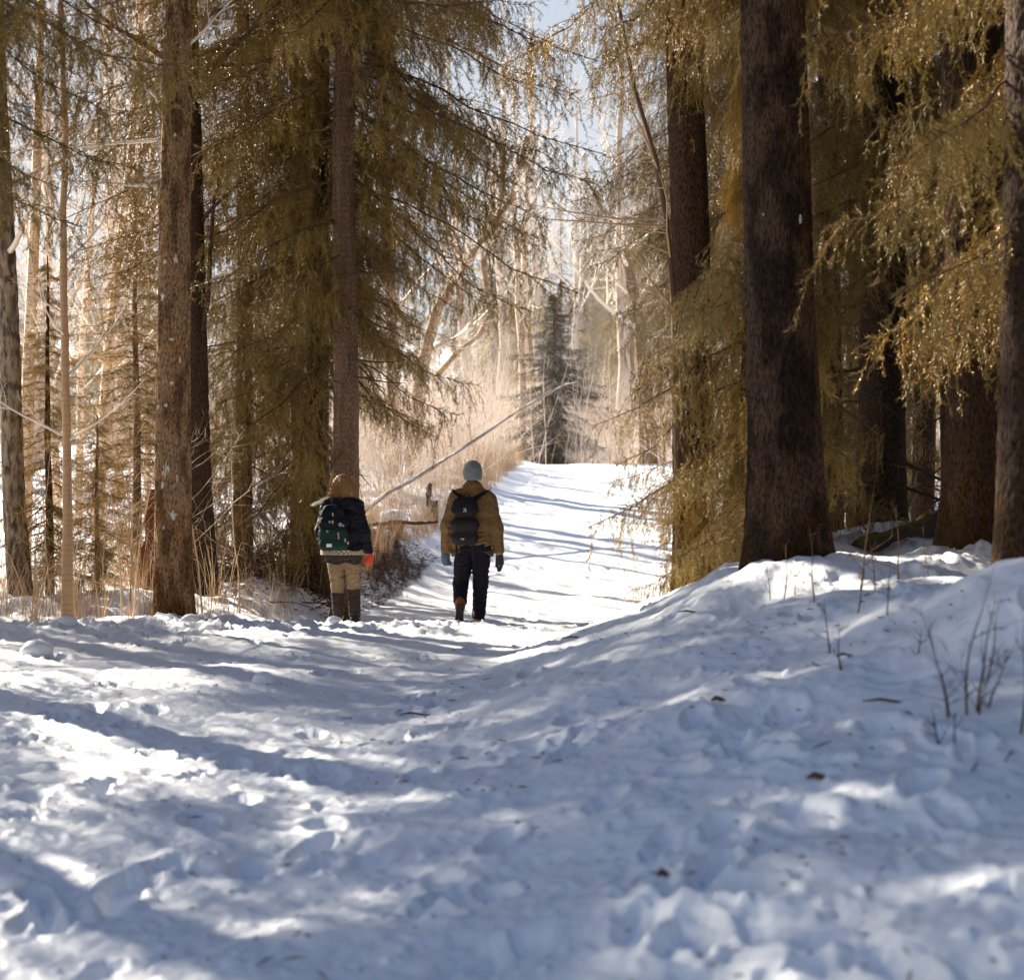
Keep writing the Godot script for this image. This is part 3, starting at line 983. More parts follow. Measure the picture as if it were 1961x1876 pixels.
	for k in shade.size():
		var s: Array = shade[k]
		spruce("full spruce out of view, added to shade the trodden snow clearing", Vector3(s[0], ground(s[0], s[1]), -s[1]), s[2], 0.2,
			[[1.5, 1.8], [3.0, 2.9], [9.0, 2.9], [s[2], 0.1]] if k != 2 else [[5.6, 1.2], [6.4, 2.6], [12.0, 2.9], [s[2], 0.1]], {"seed": 50 + k, "gap": 0.1, "group": "unseen spruces added to shade the clearing"})

func right_trees() -> void:
	var p := on_ground(1512, 10.5)
	var t := thing("linden_tree", "thickest dark trunk, leaning slightly, in front on the right snowbank", "tree", p)
	var pts := PackedVector3Array()
	var rr := PackedFloat32Array()
	for i in 17:
		var h := i * 1.0
		pts.append(Vector3(-0.03 * h - 0.015 * sin(h * 0.8), h - (0.25 if i == 0 else 0.0), 0))
		rr.append(0.255 * (1.0 - h / 16.5 * 0.62) )
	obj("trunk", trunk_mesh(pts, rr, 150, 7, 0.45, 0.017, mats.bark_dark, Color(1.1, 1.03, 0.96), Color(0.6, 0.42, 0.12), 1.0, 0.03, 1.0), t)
	crown_limbs(t, pts, rr, 6.0, 12, 2.6, 71, mats.twig_dark)
	for k in [[1437, 345, 0.012, 0.018], [1453, 420, 0.012, 0.01], [1522, 430, 0.01, 0.035]]:
		var q := at(k[0], k[1], 10.5) - p
		var tr := 0.255 * (1.0 - q.y / 16.5 * 0.62)
		var cx := -0.03 * q.y
		lichen(t, Vector3(cx, q.y, 0), tr, acos(clampf((q.x - cx) / tr, -0.95, 0.95)), k[2], k[3], int(k[1]), mats.lichen)
	# trunk farther back, hidden above and below by spruce
	var line := trunk_line(14.3, [[1330, 1100], [1326, 700], [1321, 400], [1312, 180]], 14.0)
	t = thing("maple_tree", "dark upright trunk seen between two spruce boughs left of the thickest trunk", "tree", on_ground(1330, 14.3))
	rr = taper(line, 0.2, 0.11)
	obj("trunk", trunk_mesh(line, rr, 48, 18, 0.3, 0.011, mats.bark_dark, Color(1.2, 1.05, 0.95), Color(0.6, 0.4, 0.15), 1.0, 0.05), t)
	crown_limbs(t, line, rr, 7.0, 10, 2.4, 72, mats.twig_dark)
	var q3 := at(1316, 610, 14.0) - t.position
	lichen(t, Vector3(0, q3.y, 0), 0.185, 1.9, 0.03, 0.035, 3, mats.lichen)
	# thin stem beside it, with its long side limb
	line = trunk_line(13.9, [[1302, 1120], [1296, 800], [1291, 590], [1276, 420], [1255, 300], [1215, 170]], 6.0)
	t = thing("hazel_tree", "thin brown forked stem close against the dark upright trunk", "tree", on_ground(1302, 13.9))
	rr = taper(line, 0.04, 0.012)
	var mb := MB.new()
	mb.tube(line, rr, 8)
	obj("trunk", mb.mesh(mats.bark_dark_plain), t)
	mb = MB.new()
	var r := rng(4)
	var o := t.position
	for br in [[[1291, 590], [1262, 560], [1225, 505], [1200, 470], [1170, 430]], [[1284, 500], [1277, 440], [1277, 380], [1262, 330]], [[1277, 432], [1200, 430], [1120, 424], [1030, 418], [960, 400]], [[1276, 420], [1180, 418], [1090, 405], [1010, 390]], [[1262, 330], [1230, 250], [1200, 190], [1190, 150]]]:
		var q := PackedVector3Array()
		var w := PackedFloat32Array()
		for k in br.size():
			q.append(at(br[k][0], br[k][1], 13.9 - 0.12 * k) - o)
			w.append(lerpf(0.012, 0.003, float(k) / (br.size() - 1)))
		mb.tube(q, w, 6)
		for k in 7:
			var i := r.randi_range(0, q.size() - 2)
			limb(mb, q[i].lerp(q[i + 1], r.randf()), Vector3(r.randf_range(-1, -0.2), r.randf_range(-0.4, 0.9), r.randf_range(-0.5, 0.5)).normalized(), r.randf_range(0.2, 0.6), 0.005, 2, 3, r, 0.1, [0, 0, 3])
	obj("branches", mb.mesh(mats.twig_straw), t, "stuff")
	# the two big dark trunks on the right
	line = trunk_line(11.3, [[1868, 1045], [1872, 800], [1868, 500], [1860, 200]], 14.0)
	t = thing("linden_tree", "broad dark trunk with moss-gold left rim, second thickest on the right", "tree", on_ground(1868, 11.3))
	rr = taper(line, 0.235, 0.13)
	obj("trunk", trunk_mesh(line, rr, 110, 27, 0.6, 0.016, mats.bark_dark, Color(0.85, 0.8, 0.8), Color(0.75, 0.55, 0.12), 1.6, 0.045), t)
	line = trunk_line(8.6, [[1972, 1040], [1982, 800], [1986, 500], [1990, 200]], 14.0)
	t = thing("linden_tree", "dark trunk cut by the right edge of the picture", "tree", on_ground(1972, 8.6))
	rr = taper(line, 0.2, 0.13)
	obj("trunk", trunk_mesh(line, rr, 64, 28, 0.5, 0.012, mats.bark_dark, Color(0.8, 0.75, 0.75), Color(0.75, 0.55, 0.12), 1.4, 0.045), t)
	# spruces
	spruce("sunlit spruce with boughs down to the snow behind the thickest trunk", on_ground(1452, 13.0), 18.0, 0.13,
		[[0.05, 1.1], [0.6, 1.5], [1.8, 1.4], [2.8, 0.9], [3.2, 0.25], [4.7, 0.25], [5.0, 1.6], [5.7, 2.2], [8.0, 2.3], [18.0, 0.1]], {"seed": 15, "gap": 0.058, "leaf": 1.15, "bark": "bark_dark"})
	spruce("spruce with dark boughs spread toward the path behind the dark upright trunk", on_ground(1318, 24.0), 15.0, 0.15,
		[[4.6, 1.0], [5.2, 1.7], [7.0, 1.9], [8.4, 1.5], [15.0, 0.1]], {"seed": 19, "gap": 0.07, "bark": "bark_dark", "leaf": 0.7})
	var list := [
		[1690, 16.0, 0.26, "widest shadowed spruce trunk in the gap right of the thickest trunk", 2.4],
		[1590, 18.5, 0.16, "slim spruce trunk just right of the thickest trunk", 1.6],
		[1768, 19.5, 0.15, "shadowed spruce between the widest shadowed trunk and the moss-rimmed trunk", 2.6],
		[1520, 21.0, 0.18, "spruce whose crown fills the gap above the thickest trunk", 0.8],
		[1830, 17.5, 0.17, "spruce close behind the moss-rimmed trunk", 2.8],
		[1940, 14.5, 0.2, "dark spruce between the moss-rimmed trunk and the right edge", 2.6],
		[1400, 27.0, 0.16, "spruce deep in the wood seen over the sunlit spruce", 0.6],
		[1640, 26.0, 0.17, "dim spruce deep in the wood behind the slim trunk", 0.6],
		[1890, 24.0, 0.16, "dim spruce deep in the wood by the right edge", 0.6],
		[1730, 31.0, 0.16, "farthest dim spruce of the right wood", 0.4],
		[1480, 33.0, 0.16, "dim spruce far behind the thickest trunk", 0.4],
	]
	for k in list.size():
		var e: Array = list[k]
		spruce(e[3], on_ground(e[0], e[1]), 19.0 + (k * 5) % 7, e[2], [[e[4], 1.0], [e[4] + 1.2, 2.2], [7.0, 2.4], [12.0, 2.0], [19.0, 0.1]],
			{"seed": 80 + k, "hero": k < 2, "bark": "bark_dark", "gap": 0.2, "dead": [0.5, 4.5, 22, 1.6], "leaf": 0.75, "group": "spruces of the right wood", "relief": 0.01})  # needle colour darkened to paint in the shade deep in the wood
	spruce("near blurred spruce boughs hanging in from the right edge", Vector3(4.1, ground(4.1, 9.4), -9.4), 17.0, 0.2,
		[[2.0, 1.3], [2.5, 2.3], [3.8, 2.7], [8.0, 2.4], [17.0, 0.1]], {"seed": 29, "gap": 0.06, "leaf": 1.2, "bark": "bark_dark"})

func middle_trees() -> void:
	# old leaning trunks beyond the thicket
	var d := 42.0
	var base := on_ground(770, d)
	var t := thing("willow_tree", "old tree with mossy trunks leaning right beyond the thicket", "tree", base)
	var a := PackedVector3Array([Vector3(-0.25, -0.3, 0)])
	for k in [[757, 900], [755, 800], [752, 700], [750, 600], [742, 500], [735, 380], [735, 200], [728, 20]]:
		a.append(at(k[0], k[1], d) - base)
	obj("trunk", trunk_mesh(a, taper(a, 0.21, 0.1), 24, 61, 0.2, 0.02, mats.bark_willow, Color(0.9, 0.75, 0.65), Color(0.9, 0.55, 0.15), 3.0, 0.15), t)
	var b := PackedVector3Array([Vector3(0.35, -0.3, 0.2)])
	for k in [[790, 900], [796, 820], [802, 740], [818, 660], [838, 590], [880, 520], [935, 445], [980, 380], [1010, 260]]:
		b.append(at(k[0], k[1], d) - base)
	obj("trunk", trunk_mesh(b, taper(b, 0.22, 0.08), 24, 62, 0.2, 0.02, mats.bark_willow, Color(1.2, 1.05, 0.95), Color(1.3, 0.75, 0.15), 3.0, 0.15), t)
	var c := PackedVector3Array()
	for k in [[835, 720], [880, 670], [920, 640], [938, 600], [932, 550], [925, 500], [945, 470], [965, 400], [960, 300]]:
		c.append(at(k[0], k[1], d + 0.3) - base)
	obj("limb", trunk_mesh(c, taper(c, 0.13, 0.06), 16, 63, 0.0, 0.012, mats.bark_willow, Color(1.3, 1.1, 1.0), Color(1.3, 0.75, 0.15), 0.5, 0.15), t)
	crown_limbs(t, b, taper(b, 0.36, 0.13), 3.0, 11, 3.2, 35, mats.twig_pale)
	crown_limbs(t, a, taper(a, 0.33, 0.16), 4.0, 10, 3.2, 36, mats.twig_pale)
	# leaning dark trunk near the crest
	var line := trunk_line(50.0, [[1242, 880], [1236, 750], [1224, 620], [1205, 520], [1190, 470]], 7.0)
	t = thing("willow_tree", "dark trunk leaning left above the crest of the path", "tree", on_ground(1242, 50.0))
	obj("trunk", trunk_mesh(line, taper(line, 0.3, 0.16), 20, 64, 0.2, 0.02, mats.bark_willow, Color(0.6, 0.5, 0.45), Color(0.6, 0.45, 0.3), 1.0, 0.2), t)
	crown_limbs(t, line, taper(line, 0.36, 0.2), 4.0, 9, 4.0, 37, mats.twig_pale)
	# the dark spruce in the thicket
	spruce("small dark spruce standing in the pale thicket by the path", on_ground(1060, 50.5), 6.0, 0.1,
		[[0.1, 1.1], [1.0, 1.5], [2.8, 1.35], [4.2, 0.9], [5.9, 0.06]], {"seed": 24, "boughs": young_boughs, "size": 1.3, "gap": 0.02, "ragged": 1.0, "leaf": 0.13, "bark": "bark_dark"})
	# tall leafless trees against the sky
	var names := ["tall leafless tree with spreading crown, nearest the right wood", "tall leafless tree in the middle of the bright gap", "leafless tree showing left of the bright gap", "leafless forked tree just right of the drooping boughs", "slim leafless tree far up the hill", "leafless tree half hidden by the drooping boughs", "pale leafless trunk far behind the small dark spruce", "leafless tree behind the three left spruces"]
	var kinds := [bare_tree(201, 22.0, 0.3, [18, 6, 4, 3], 3, 0.5, mats.far_bark, mats.twig_far), bare_tree(202, 20.0, 0.22, [18, 6, 4, 3], 3, 0.6, mats.far_bark, mats.twig_far, Vector3(0.05, 0, 0)), bare_tree(203, 18.0, 0.18, [16, 6, 4, 3], 3, 0.6, mats.bark_birch, mats.twig_far, Vector3(-0.06, 0, 0))]
	var spots := [[1188, 62.0, 0, 1.0], [1035, 70.0, 1, 1.0], [1002, 58.0, 2, 1.05], [960, 66.0, 0, 0.95], [1100, 85.0, 1, 1.1], [905, 60.0, 1, 1.0], [1003, 52.0, 2, 0.8], [690, 66.0, 1, 0.6]]
	for k in spots.size():
		var s: Array = spots[k]
		place_bare("leafless_tree", kinds[s[2]], names[k], on_ground(s[0], s[1]), k * 1.9, s[3], "tall leafless trees against the sky")
	# more of them along the left
	var r := rng(77)
	for k in 15:
		var dd := r.randf_range(34.0, 62.0)
		var x := r.randf_range(-120, 330)
		var kd: Array = kinds[r.randi() % 3]
		place_bare("leafless_tree", kd, "leafless tree in the pale wood behind the left trunks", on_ground(x, dd), r.randf() * TAU, r.randf_range(0.55, 0.9), "leafless trees in the left background", Vector3(r.randf_range(-0.05, 0.05), 0, r.randf_range(-0.08, 0.08)))

func far_trees() -> void:
	var r := rng(301)
	var first := spruce("tall dim spruce in the far forest over the crest", on_ground(1120, 118.0), 21.0, 0.25,
		[[0.5, 2.0], [2.0, 3.0], [10.0, 2.2], [21.0, 0.1]], {"seed": 303, "boughs": far_boughs, "gap": 0.14, "group": "spruces of the far forest"})
	for k in 34:
		var dd := r.randf_range(85.0, 165.0)
		var x := r.randf_range(880.0, 1330.0)
		copy(first, "spruce_tree", "tall dim spruce in the far forest over the crest", on_ground(x, dd), r.randf() * TAU, r.randf_range(0.6, 1.15))
	# the rest of the far wood, a mass of crowns
	var tr: Array = []
	var cl: Array = []
	for k in 900:
		var dd := r.randf_range(70.0, 210.0)
		var x := r.randf_range(-0.75, 0.75) * dd
		if absf(x - 4.0) < 16.0 and dd < 85.0:
			continue
		var g := ground(x, dd)
		var h := maxf(4.0, r.randf_range(0.5, 1.0) * (0.165 * dd + EYE - g))
		var n := 9
		for i in n:
			var u := float(i) / n
			var len_ := lerpf(3.0, 0.5, u)
			var b := Basis(Vector3.UP, r.randf() * TAU) * Basis(Vector3(0, 0, 1), r.randf_range(-0.3, 0.2)) * Basis.from_scale(Vector3(len_ / 2.6, 1.3, 1.5))
			tr.append(Transform3D(b, Vector3(x, g + h * (0.1 + 0.9 * u), -dd)))
			var f := r.randf_range(0.7, 1.2)
			cl.append(Color(f, f, f))
	scatter("far_forest", far_boughs[1], tr, self, cl)

func thicket() -> void:
	var r := rng(401)
	var kinds: Array = []
	for k in 8:
		var mb := MB.new()
		if k < 5:
			limb(mb, Vector3(0, -0.1, 0), Vector3(r.randf_range(-0.1, 0.1), 1, 0).normalized(), 3.4, 0.015, 1, 3, r, 0.5, [0, 10, 4])
		elif k < 7:
			for j in 4:
				limb(mb, Vector3(0, -0.1, 0), Vector3(r.randf_range(-0.5, 0.5), 1, r.randf_range(-0.5, 0.5)).normalized(), r.randf_range(2.0, 3.2), 0.012, 1, 3, r, 0.2, [0, 7, 3])
		else:
			for j in 2:
				limb(mb, Vector3(0, -0.1, 0), Vector3(r.randf_range(0.6, 1.2), 1, r.randf_range(-0.5, 0.5)).normalized(), r.randf_range(2.6, 3.6), 0.014, 1, 3, r, -0.25, [0, 8, 3])
		kinds.append(mb.mesh([mats.twig_pale, mats.twig_grey, mats.twig_pale, mats.twig_straw, mats.twig_pale, mats.twig_grey, mats.twig_pale, mats.twig_pale][k]))
	# the pale mass of young stems along the path and over the crest
	var lists := [[], [], [], [], [], [], [], []]
	var made := 0
	while made < 1700:
		var dd := r.randf_range(30.0, 66.0)
		var x := r.randf_range(-10.0, 12.0)
		var el := lerp_table(EDGE_L, dd)
		var er := lerp_table(EDGE_R, dd)
		if dd < 48.5 and x > el - 0.15 and x < er + 0.2:
			continue
		if x > er and r.randf() < 0.4:
			continue
		if dd < 37.0 and x < -4.0 and r.randf() < 0.75:
			continue
		if bumpy.get_noise_2d(x * 0.9 + 80.0, dd * 0.9) < -0.2:
			continue
		made += 1
		var sc := r.randf_range(0.45, 1.3) * (1.0 if dd > 36 else 0.7)
		var b := Basis(Vector3(r.randf_range(-1, 1), 0, r.randf_range(-1, 1)).normalized(), r.randf_range(0.0, 0.22)) * Basis(Vector3.UP, r.randf() * TAU)
		lists[r.randi() % 8].append(Transform3D(b.scaled(Vector3(sc, sc, sc) * 1.0), Vector3(x, ground(x, dd), -dd)))
	for k in 8:
		scatter("sapling_thicket", kinds[k], lists[k])
	# single stems one can follow on the left bank
	var src: Array = []
	for k in 5:
		var mb := MB.new()
		limb(mb, Vector3(0, -0.1, 0), Vector3(r.randf_range(-0.15, 0.15), 1, 0).normalized(), 2.6, 0.012, 1, 3, r, 0.4, [0, 7, 3])
		src.append(mb.mesh(mats.twig_straw))
	for k in 110:
		var dd := r.randf_range(16.2, 27.0)
		var x := -1.0
		if k < 80:
			x = ax(r.randf_range(-20.0, 620.0), dd)
		else:
			dd = r.randf_range(24.0, 36.0)
			x = lerp_table(EDGE_L, dd) - r.randf_range(0.3, 3.0)
		if x > lerp_table(EDGE_L, dd) - 0.2:
			continue
		var o := obj("bare_sapling", src[k % 5])
		tag(o, "thin bare sapling stem rising from the snow left of the path", "sapling", "bare saplings along the left of the path")
		o.position = Vector3(x, ground(x, dd), -dd)
		o.rotation = Vector3(r.randf_range(-0.12, 0.12), r.randf() * TAU, r.randf_range(-0.15, 0.15))
		o.scale = Vector3.ONE * r.randf_range(0.35, 1.1)

# ---------------------------------------------------------------- logs, stumps, stalks, leaves
func rod(pts: PackedVector3Array, r0: float, r1: float, sides: int, s: int, rough := 0.12) -> MB:
	var r := rng(s)
	var mb := MB.new()
	var sub := PackedVector3Array()
	var rad := PackedFloat32Array()
	var n := pts.size()
	for i in n - 1:
		for k in 4:
			var u := k / 4.0
			var t := (i + u) / (n - 1)
			sub.append(pts[i].lerp(pts[i + 1], u) + Vector3(r.randf_range(-1, 1), r.randf_range(-1, 1), 0) * r0 * rough)
			rad.append(lerpf(r0, r1, t) * r.randf_range(1.0 - rough, 1.0 + rough))
	sub.append(pts[n - 1])
	rad.append(r1)
	mb.tube(sub, rad, sides)
	return mb

# a rounded strip of snow lying along the top of a log
func snow_strip(pts: PackedVector3Array, r0: float, r1: float, s: int) -> ArrayMesh:
	var r := rng(s)
	var up := PackedVector3Array()
	var rad := PackedFloat32Array()
	var n := pts.size()
	for i in n - 1:
		for k in 5:
			var u := k / 5.0
			var t := (i + u) / (n - 1)
			var q := lerpf(r0, r1, t)
			up.append(pts[i].lerp(pts[i + 1], u) + Vector3(0, q * 0.62, q * 0.1))
			rad.append(q * r.randf_range(0.75, 0.95))
	var mb := MB.new()
	mb.tube(up, rad, 10)
	return mb.mesh(mats.loose_snow)

func low_things() -> void:
	var r := rng(501)
	# the snow-topped pole leaning through the thicket
	var d0 := 30.0
	var base := on_ground(690, d0)
	var line := PackedVector3Array()
	for k in [[690, 985, 0.0], [740, 945, 0.8], [800, 912, 1.8], [880, 862, 3.4], [960, 808, 5.0], [1020, 770, 6.2], [1085, 733, 7.4]]:
		line.append(at(k[0], k[1], d0 + k[2]) - base)
	var t := thing("fallen_pole", "long slanting dead pole topped with snow, rising right through the thicket", "fallen tree", base)
	obj("stem", rod(line, 0.05, 0.026, 10, 1, 0.2).mesh(mats.bark_willow), t)
	obj("snow_cap", snow_strip(line, 0.038, 0.018, 2), t)
	var tw := MB.new()
	for k in 7:
		var i := 1 + k % 5
		limb(tw, line[i].lerp(line[i + 1], r.randf()), Vector3(r.randf_range(-0.3, 1.0), r.randf_range(-0.8, 0.9), r.randf_range(-0.6, 0.6)).normalized(), r.randf_range(0.3, 1.3), 0.012, 2, 3, r, 0.1, [0, 0, 3])
	obj("broken_twigs", tw.mesh(mats.twig_pale), t, "stuff")
	base = on_ground(640, 27.5)
	line = PackedVector3Array()
	for k in [[640, 1015, 0.0], [720, 1003, 0.3], [760, 999, 0.6], [805, 1001, 0.8], [838, 998, 1.0]]:
		line.append(at(k[0], k[1], 27.5 + k[2]) - base)
	t = thing("fallen_log", "thin brown log lying flat with snow on it beside the woman", "log", base)
	obj("stem", rod(line, 0.045, 0.03, 10, 3).mesh(mats.wood_brown), t)
	obj("snow_cap", snow_strip(line, 0.034, 0.02, 4), t)
	# stumps
	var p := on_ground(822, 33.0)
	t = thing("tree_stump", "narrow splintered dark stump capped with snow behind the man's shoulder", "stump", p)
	obj("stem", rod(PackedVector3Array([Vector3(0, -0.2, 0), Vector3(0.02, 0.3, 0), Vector3(-0.02, 0.6, 0), Vector3(0.03, 0.85, 0)]), 0.1, 0.05, 9, 5, 0.2).mesh(mats.wood_dark), t)
	obj("snow_cap", lump_mesh(6, 0.1, 0.06), t).position = Vector3(0.12, 0.52, 0.02)
	obj("splinter", rod(PackedVector3Array([Vector3(0.12, -0.2, 0), Vector3(0.13, 0.3, 0), Vector3(0.12, 0.5, 0)]), 0.07, 0.06, 8, 6, 0.2).mesh(mats.wood_dark), t)
	p = on_ground(752, 29.5)
	t = thing("tree_stump", "low round mossy stump under a cushion of snow, left of the splintered stump", "stump", p)
	obj("stem", rod(PackedVector3Array([Vector3(0, -0.2, 0), Vector3(0, 0.12, 0), Vector3(0.02, 0.32, 0)]), 0.27, 0.2, 12, 7, 0.12).mesh(mats.wood_brown), t)
	obj("snow_cap", lump_mesh(8, 0.26, 0.13), t).position = Vector3(0.02, 0.36, 0)
	p = on_ground(288, 20.5)
	t = thing("tree_stump", "tall rotten orange-red stump half hidden by the lichen-dotted trunk", "stump", p)
	obj("stem", rod(PackedVector3Array([Vector3(-0.02, -0.2, 0), Vector3(0.0, 0.5, 0), Vector3(0.02, 1.0, 0), Vector3(0.06, 1.45, 0)]), 0.15, 0.1, 12, 9, 0.2).mesh(mats.rotten_wood), t)
	# fallen mossy stem and roots on the right bank
	var q0 := on_ground(1648, 12.4)
	line = PackedVector3Array()
	for k in [[1650, 1052, 0.0], [1700, 1040, 0.3], [1740, 1027, 0.5], [1775, 1010, 0.7], [1800, 1000, 0.9]]:
		line.append(at(k[0], k[1], 12.4 + k[2]) - q0)
	t = thing("fallen_log", "dark log with a strip of bright moss at the foot of the moss-rimmed trunk", "log", q0)
	obj("stem", rod(line, 0.1, 0.12, 12, 10).mesh(mats.wood_dark), t)
	var ml := PackedVector3Array()
	for v in line:
		ml.append(v + Vector3(0, 0.075, 0.02))
	obj("moss", rod(ml, 0.035, 0.05, 8, 11, 0.3).mesh(mats.moss), t)
	# mounds of snow that lie over roots, as one with the ground
	# dead twigs, needles and branches heaped under the spruces
	var mb := MB.new()
	for k in 620:
		var x := -3.75 + r.randfn(0, 0.85)
		var d := 22.3 + r.randfn(0, 0.7)
		if x > lerp_table(EDGE_L, d) + 0.1: continue
		var g := ground(x, d)
		var a := r.randf() * TAU
		var hh := r.randf() * 0.32 * exp(-((x + 3.75) / 1.0) ** 2)
		var v := Vector3(cos(a), r.randf_range(-0.25, 0.45), sin(a)).normalized()
		var l := r.randf_range(0.2, 0.9)
		var s0 := Vector3(x, g + hh, -d)
		mb.tube(PackedVector3Array([s0, s0 + v * l * 0.5 + Vector3(0, r.randf_range(-0.05, 0.05), 0), s0 + v * l + Vector3(0, -0.06, 0)]), PackedFloat32Array([0.011, 0.008, 0.003]), 4, Color.WHITE, false)
	var o := obj("brushwood", mb.mesh(mats.twig_dark), self, "stuff")
	tag(o, "dark heap of fallen spruce branches under the spruces left of the woman", "brushwood")
	mb = MB.new()
	mb.use_c = true
	for k in 5200:
		var x := -2.3 + r.randfn(0, 0.75)
		var d := 26.2 + r.randfn(0, 1.5)
		if k > 3400:
			x = r.randf_range(-5.2, -2.0)
			d = r.randf_range(20.5, 31.0)
		if x > lerp_table(EDGE_L, d) + 0.5: continue
		var c := Vector3(x, ground(x, d) + r.randf_range(0.005, 0.03), -d)
		var a := r.randf() * TAU
		var u := Vector3(cos(a), r.randf_range(-0.3, 0.6), sin(a)).normalized() * r.randf_range(0.02, 0.045)
		var w := u.cross(Vector3(r.randf_range(-0.4, 0.4), 1, r.randf_range(-0.4, 0.4)).normalized()) * 0.6
		var tone := r.randf_range(0.35, 1.5)
		var col := Color(tone * r.randf_range(0.9, 1.3), tone, tone * r.randf_range(0.6, 1.1))
		mb.tri(c - u, c + w + Vector3(0, 0.008, 0), c + u, col)
		mb.tri(c - u, c + u, c - w + Vector3(0, 0.008, 0), col)
	o = obj("fallen_leaves", mb.mesh(mats.leaf_litter), self, "stuff")
	tag(o, "brown fallen leaves strewn over the low bank between the walkers", "leaves")
	# needles and bark bits shed on the snow
	mb = MB.new()
	for k in 1500:
		var d := 3.0 + 20.0 * pow(r.randf(), 1.3)
		var x := r.randf_range(-0.42, 0.42) * d
		if tint_noise.get_noise_2d(x * 1.5, d * 1.5) + 0.25 * (x / d) < 0.02: continue
		var c := Vector3(x, ground(x, d) + 0.012, -d)
		var a := r.randf() * TAU
		var l := r.randf_range(0.006, 0.02) if r.randf() < 0.85 else r.randf_range(0.02, 0.05)
		var v := Vector3(cos(a), r.randf_range(-0.1, 0.3), sin(a)) * l
		mb.tube(PackedVector3Array([c - v, c + Vector3(0, 0.003, 0), c + v]), PackedFloat32Array([0.0015, 0.0035, 0.001]), 4, Color.WHITE, false)
	o = obj("needle_litter", mb.mesh(mats.twig_dark), self, "stuff")
	tag(o, "dark needles and bark crumbs strewn over the trodden snow", "litter")
	grass(r)
	stalks(r)
	debris(r)

func lump_mesh(s: int, w: float, h: float, mat: Material = null) -> ArrayMesh:
	var mb := MB.new()
	var f := FastNoiseLite.new()
	f.seed = s
	f.frequency = 1.4
	var nu := 18
	var nv := 10
	for i in nv + 1:
		var th := PI * i / nv
		for j in nu:
			var a := TAU * j / nu
			var d := Vector3(sin(th) * cos(a), cos(th), sin(th) * sin(a))
			var k := 1.0 + 0.28 * f.get_noise_3dv(d)
			mb.v.append(Vector3(d.x * w * k, d.y * h * k, d.z * w * k))
			mb.n.append(Vector3(d.x / w, d.y / h, d.z / w).normalized())
			mb.c.append(Color.WHITE)
	for i in nv:
		for j in nu:
			var p := i * nu + j
			var q := i * nu + (j + 1) % nu
			mb.ix.append(p); mb.ix.append(p + nu); mb.ix.append(q)
			mb.ix.append(q); mb.ix.append(p + nu); mb.ix.append(q + nu)
	return mb.mesh(mat if mat else mats.loose_snow)

func grass(r: RandomNumberGenerator) -> void:
	# dry stems: tufts of thin blades
	var kinds: Array = []
	for k in 4:
		var mb := MB.new()
		mb.use_c = true
		for b in 9:
			var a := r.randf() * TAU
			var lean := r.randf_range(0.03, 0.6)
			var h := r.randf_range(0.2, 0.75)
			var p := Vector3(cos(a), 0, sin(a)) * r.randf() * 0.08
			var e := p + Vector3(cos(a) * lean * h, h, sin(a) * lean * h)
			var c := Color(1, 1, 1) * r.randf_range(0.7, 1.5)
			mb.tube(PackedVector3Array([p - Vector3(0, 0.05, 0), p.lerp(e, 0.55) - Vector3(cos(a), 0, sin(a)) * 0.02, e]), PackedFloat32Array([0.0035, 0.003, 0.0012]), 3, c, false)
			if r.randf() < 0.3:
				var q := e + Vector3(cos(a + 1.0), -0.3, sin(a + 1.0)) * h * 0.3
				mb.tube(PackedVector3Array([e, q]), PackedFloat32Array([0.002, 0.001]), 3, c, false)
		kinds.append(mb.mesh(mats.twig_straw))
	var lists := [[], [], [], []]
	for k in 1360:
		var d := 0.0
		var x := 0.0
		if k < 280:
			d = r.randf_range(15.9, 22.0)
			x = ax(r.randf_range(-60.0, 560.0), d)
			if bumpy.get_noise_2d(x * 2.0, d * 2.0) < -0.15: continue
		elif k < 900:
			d = r.randf_range(24.0, 47.0)
			x = lerp_table(EDGE_L, d) - 0.1 - r.randf() * r.randf() * 3.0
		elif k < 1300:
			d = r.randf_range(44.0, 56.0)
			x = r.randf_range(-4.0, 7.0)
			if d < 47.6 and x > lerp_table(EDGE_L, d): continue
		else:
			d = r.randf_range(17.0, 23.0)
			x = lerp_table(EDGE_R, d) + r.randf_range(0.2, 1.6)
		if x > lerp_table(EDGE_L, d) and x < lerp_table(EDGE_R, d): continue
		var sc := r.randf_range(0.4, 1.15)
		lists[r.randi() % 4].append(Transform3D(Basis(Vector3.UP, r.randf() * TAU).scaled(Vector3(sc, sc * r.randf_range(0.7, 1.3), sc)), Vector3(x, ground(x, d), -d)))
	for k in 4:
		var o := scatter("dry_grass", kinds[k], lists[k])
		tag(o, "dry straw-coloured grass stems sticking out of the snow", "grass")

func stalk(mb: MB, p: Vector3, h: float, w: float, lean: Vector3, r: RandomNumberGenerator, sides := 0) -> void:
	limb(mb, p - Vector3(0, 0.05, 0), (Vector3.UP + lean).normalized(), h, w, 1, 3, r, 0.15, [0, sides + 2, 2])

